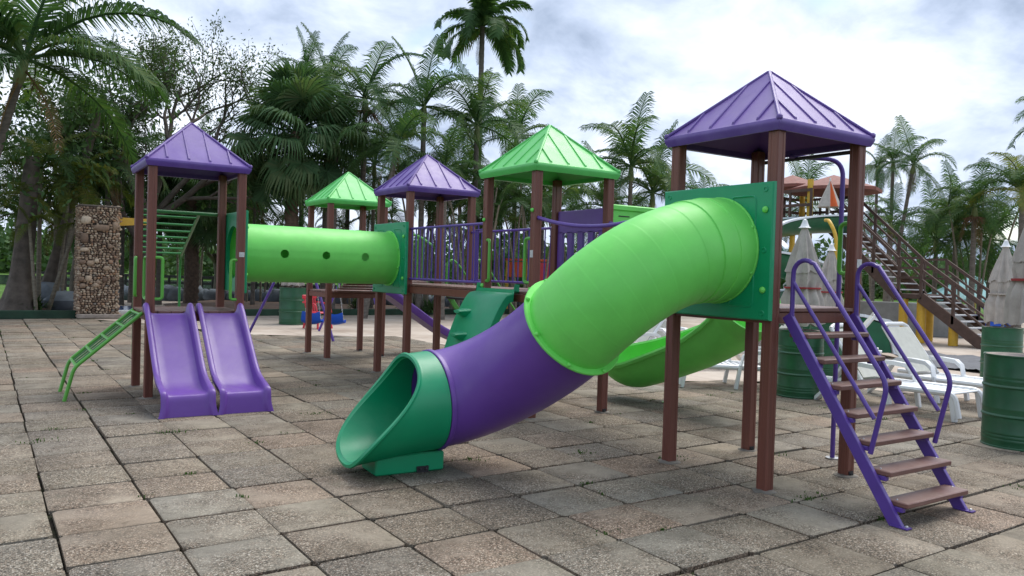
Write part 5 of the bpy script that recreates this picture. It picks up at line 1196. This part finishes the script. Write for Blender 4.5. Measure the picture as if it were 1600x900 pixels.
tree(215, 27.5, 'dark open branched tree spreading above the twin slide tower', 11, 13.0, 1.15, 6, 24000, .24, lean=(.16, -.10), first_z=.27, leafs=.060, nb=(2, 2), dens=1.0, limbs=((3.2, (rt.x, rt.y, .50), 3.0, .13), (3.4, (rt.x * .7, rt.y * .7, .9), 2.8, .12), (3.0, (-rt.x * .6, -rt.y * .6, .9), 2.6, .11)))
tree(120, 31, 'dark tree with tangled bare branches behind the pebble pillar bed', 14, 10.5, .9, 6, 3000, .22, first_z=.28, leafs=.062, nb=(2, 2), dens=.8)
tree(340, 40, 'leafy far tree behind the straight tunnel', 13, 6.5, .9, 5, 12000, .2, leafs=.16, leafm='wood_leaf')
# thick trunks and leaning stems at the left
def trunk_tree(px_, D, r_, h, label, lean, seed, barkm='bark_dark'):
    rr_ = random.Random(seed); x, y = at(px_, D); t_ = thing('tree', label, 'tree', (x, y, 0)); n_ = 26; secs = []
    for k in range(n_ + 1):
        z = h * k / n_; s_ = k / n_; R_ = r_ * (1 + 1.1 * math.exp(-z * 2.2) - .35 * s_); secs.append([(x + lean[0] * s_ + R_ * (1 + .16 * math.sin(5 * q + z * .5) * math.exp(-z * .5) + .05 * math.sin(9 * q + z * 3)) * math.cos(q), y + lean[1] * s_ + R_ * (1 + .16 * math.sin(5 * q + z * .5) * math.exp(-z * .5)) * math.sin(q), z - .05) for q in np.linspace(0, 2 * math.pi, 18, endpoint=False)])
    mb = MB(); mb.loft(secs, True, True); mb.build('trunk', barkm, t_, 60)
    r2 = np.random.default_rng(seed); n3 = 900; top = np.array((x + lean[0], y + lean[1], h)); cl = top + r2.normal(0, 1, (30, 3)) * (1.5, 1.5, .9); c = cl[r2.integers(0, 30, n3)] + r2.normal(0, .38, (n3, 3)); d1_ = r2.normal(0, 1, (n3, 3)); d1_ /= np.linalg.norm(d1_, axis=1)[:, None]; d2_ = np.cross(d1_, r2.normal(0, 1, (n3, 3))); d2_ /= np.linalg.norm(d2_, axis=1)[:, None]; sz = .11 * r2.uniform(.6, 1.3, (n3, 1))
    mb = MB(); mb.v = np.stack([c - d1_ * sz, c + d2_ * sz * .4, c + d1_ * sz, c - d2_ * sz * .4], 1).reshape(-1, 3).tolist(); mb.f = [(4 * k, 4 * k + 1, 4 * k + 2, 4 * k + 3) for k in range(n3)]; mb.build('crown', 'wood_leaf', t_, None); return t_
trunk_tree(28, 22.5, .30, 4.6, 'thick dark trunk with spreading roots among the pale leaning stems', (.3, .2), 41)
trunk_tree(62, 24.5, .17, 6.8, 'rough dark trunk leaning over behind the leaning pale stems', (1.6, -.5), 42)
trunk_tree(-28, 23.5, .30, 6.5, 'thick dark trunk standing farthest from the pebble pillar', (-.2, .3), 43)
trunk_tree(92, 27.0, .15, 6.5, 'thin grey trunk rising close behind the pebble pillar', (.1, .3), 44, 'bark_grey')
def stem(px0, px1, z1, D, label, seed, r_=.05):
    a, b_ = Vector((*at(px0, D), 0)), Vector((*at(px1, D), z1)); t_ = thing('leaning_stem', label, 'palm', tuple(a), 'pale leaning stems in the pillar bed')
    MB().tube([a.lerp(b_, k / 24) for k in range(25)], [r_ * (1.15 if k % 2 else 1) * (1.2 - .3 * k / 24) for k in range(25)], 8).build('stem', 'stem_pale', t_, 60); rr_ = random.Random(seed)
    for k in range(6): o = link('frond', rr_.choice(FRY), t_); o.location = b_ - a; z_ = rr_.uniform(.3, .45); o.scale = (z_,) * 3; o.rotation_euler = (0, 0, k * 1.1)
stem(74, 118, 2.7, 22.9, 'pale ringed stem leaning against the front of the pebble pillar', 1); stem(50, 40, 3.4, 22.6, 'pale upright stem against the thick dark trunk', 2, .045); stem(58, 44, 2.6, 22.3, 'short pale stem crossing the thick dark trunk', 3, .04); stem(86, 104, 3.3, 23.6, 'thin pale stem close behind the one on the pebble pillar', 4, .04)
def shrub(px_, D, label, seed, n_=90, h=.55, leafm='shrub_leaf'):
    rr_ = random.Random(seed); x, y = at(px_, D); s_ = thing('shrub', label, 'shrub', (x, y, .1)); mb = MB()
    for k in range(n_):
        a = rr_.uniform(0, 6.28); l_ = h * rr_.uniform(.6, 1.2); e = rr_.uniform(.3, 1.4); d_ = Vector((math.cos(a) * math.cos(e), math.sin(a) * math.cos(e), math.sin(e))); s2 = d_.cross(Vector((0, 0, 1))).normalized() * .025; b_ = Vector((x + rr_.uniform(-.12, .12), y + rr_.uniform(-.12, .12), .1)); m1 = b_ + d_ * l_ * .6; tip = m1 + (d_ + Vector((0, 0, -.8))).normalized() * l_ * .45
        mb.add([b_ - s2 * .4, b_ + s2 * .4, m1 + s2, m1 - s2, tip], [(0, 1, 2, 3), (3, 2, 4)])
    mb.build('leaves', leafm, s_, None); return s_
shrub(55, 22.6, 'bright yellow green tuft at the foot of the leaning stems', 1); shrub(672, 28, 'dark low shrub by the rock edging under the bridge', 2, 160, .6, 'wood_leaf'); shrub(560, 29, 'leafy low shrub behind the far tower posts', 3, 140, .6); shrub(640, 29, 'low bushy shrub at the kerb behind the purple slide', 4, 160, .65, 'wood_leaf'); shrub(120, 26, 'small shrub on the shaded soil behind the pillar', 5, 80, .5)

# far woodland: one mass that nobody could count
r2 = np.random.default_rng(77); V = []
for k in range(210):
    px_ = r2.uniform(-250, 1850); D = r2.uniform(84, 125); x, y = at(px_, D); hgt_ = r2.uniform(3.0, 6.2) * (1.0 if px_ < 1000 else .85); nb_ = 8
    cl = np.array((x, y, hgt_ * .55)) + r2.normal(0, 1, (nb_, 3)) * (2.0, 2.0, hgt_ * .22); m_ = 300; c = cl[r2.integers(0, nb_, m_)] + r2.normal(0, .85, (m_, 3)); c[:, 2] = np.abs(c[:, 2]); d1_ = r2.normal(0, 1, (m_, 3)); d1_ /= np.linalg.norm(d1_, axis=1)[:, None]; d2_ = np.cross(d1_, r2.normal(0, 1, (m_, 3))); d2_ /= np.linalg.norm(d2_, axis=1)[:, None]; sz = .42 * r2.uniform(.6, 1.3, (m_, 1))
    V.append(np.stack([c - d1_ * sz, c + d2_ * sz * .6, c + d1_ * sz, c - d2_ * sz * .6], 1).reshape(-1, 3))
V = np.concatenate(V); mb = MB(); mb.v = V.tolist(); mb.f = [(4 * k, 4 * k + 1, 4 * k + 2, 4 * k + 3) for k in range(len(V) // 4)]
mb.build('far_woodland', 'wood_leaf', None, None, kind='stuff', label='dark far belt of woodland beyond the lawn', cat='woodland')
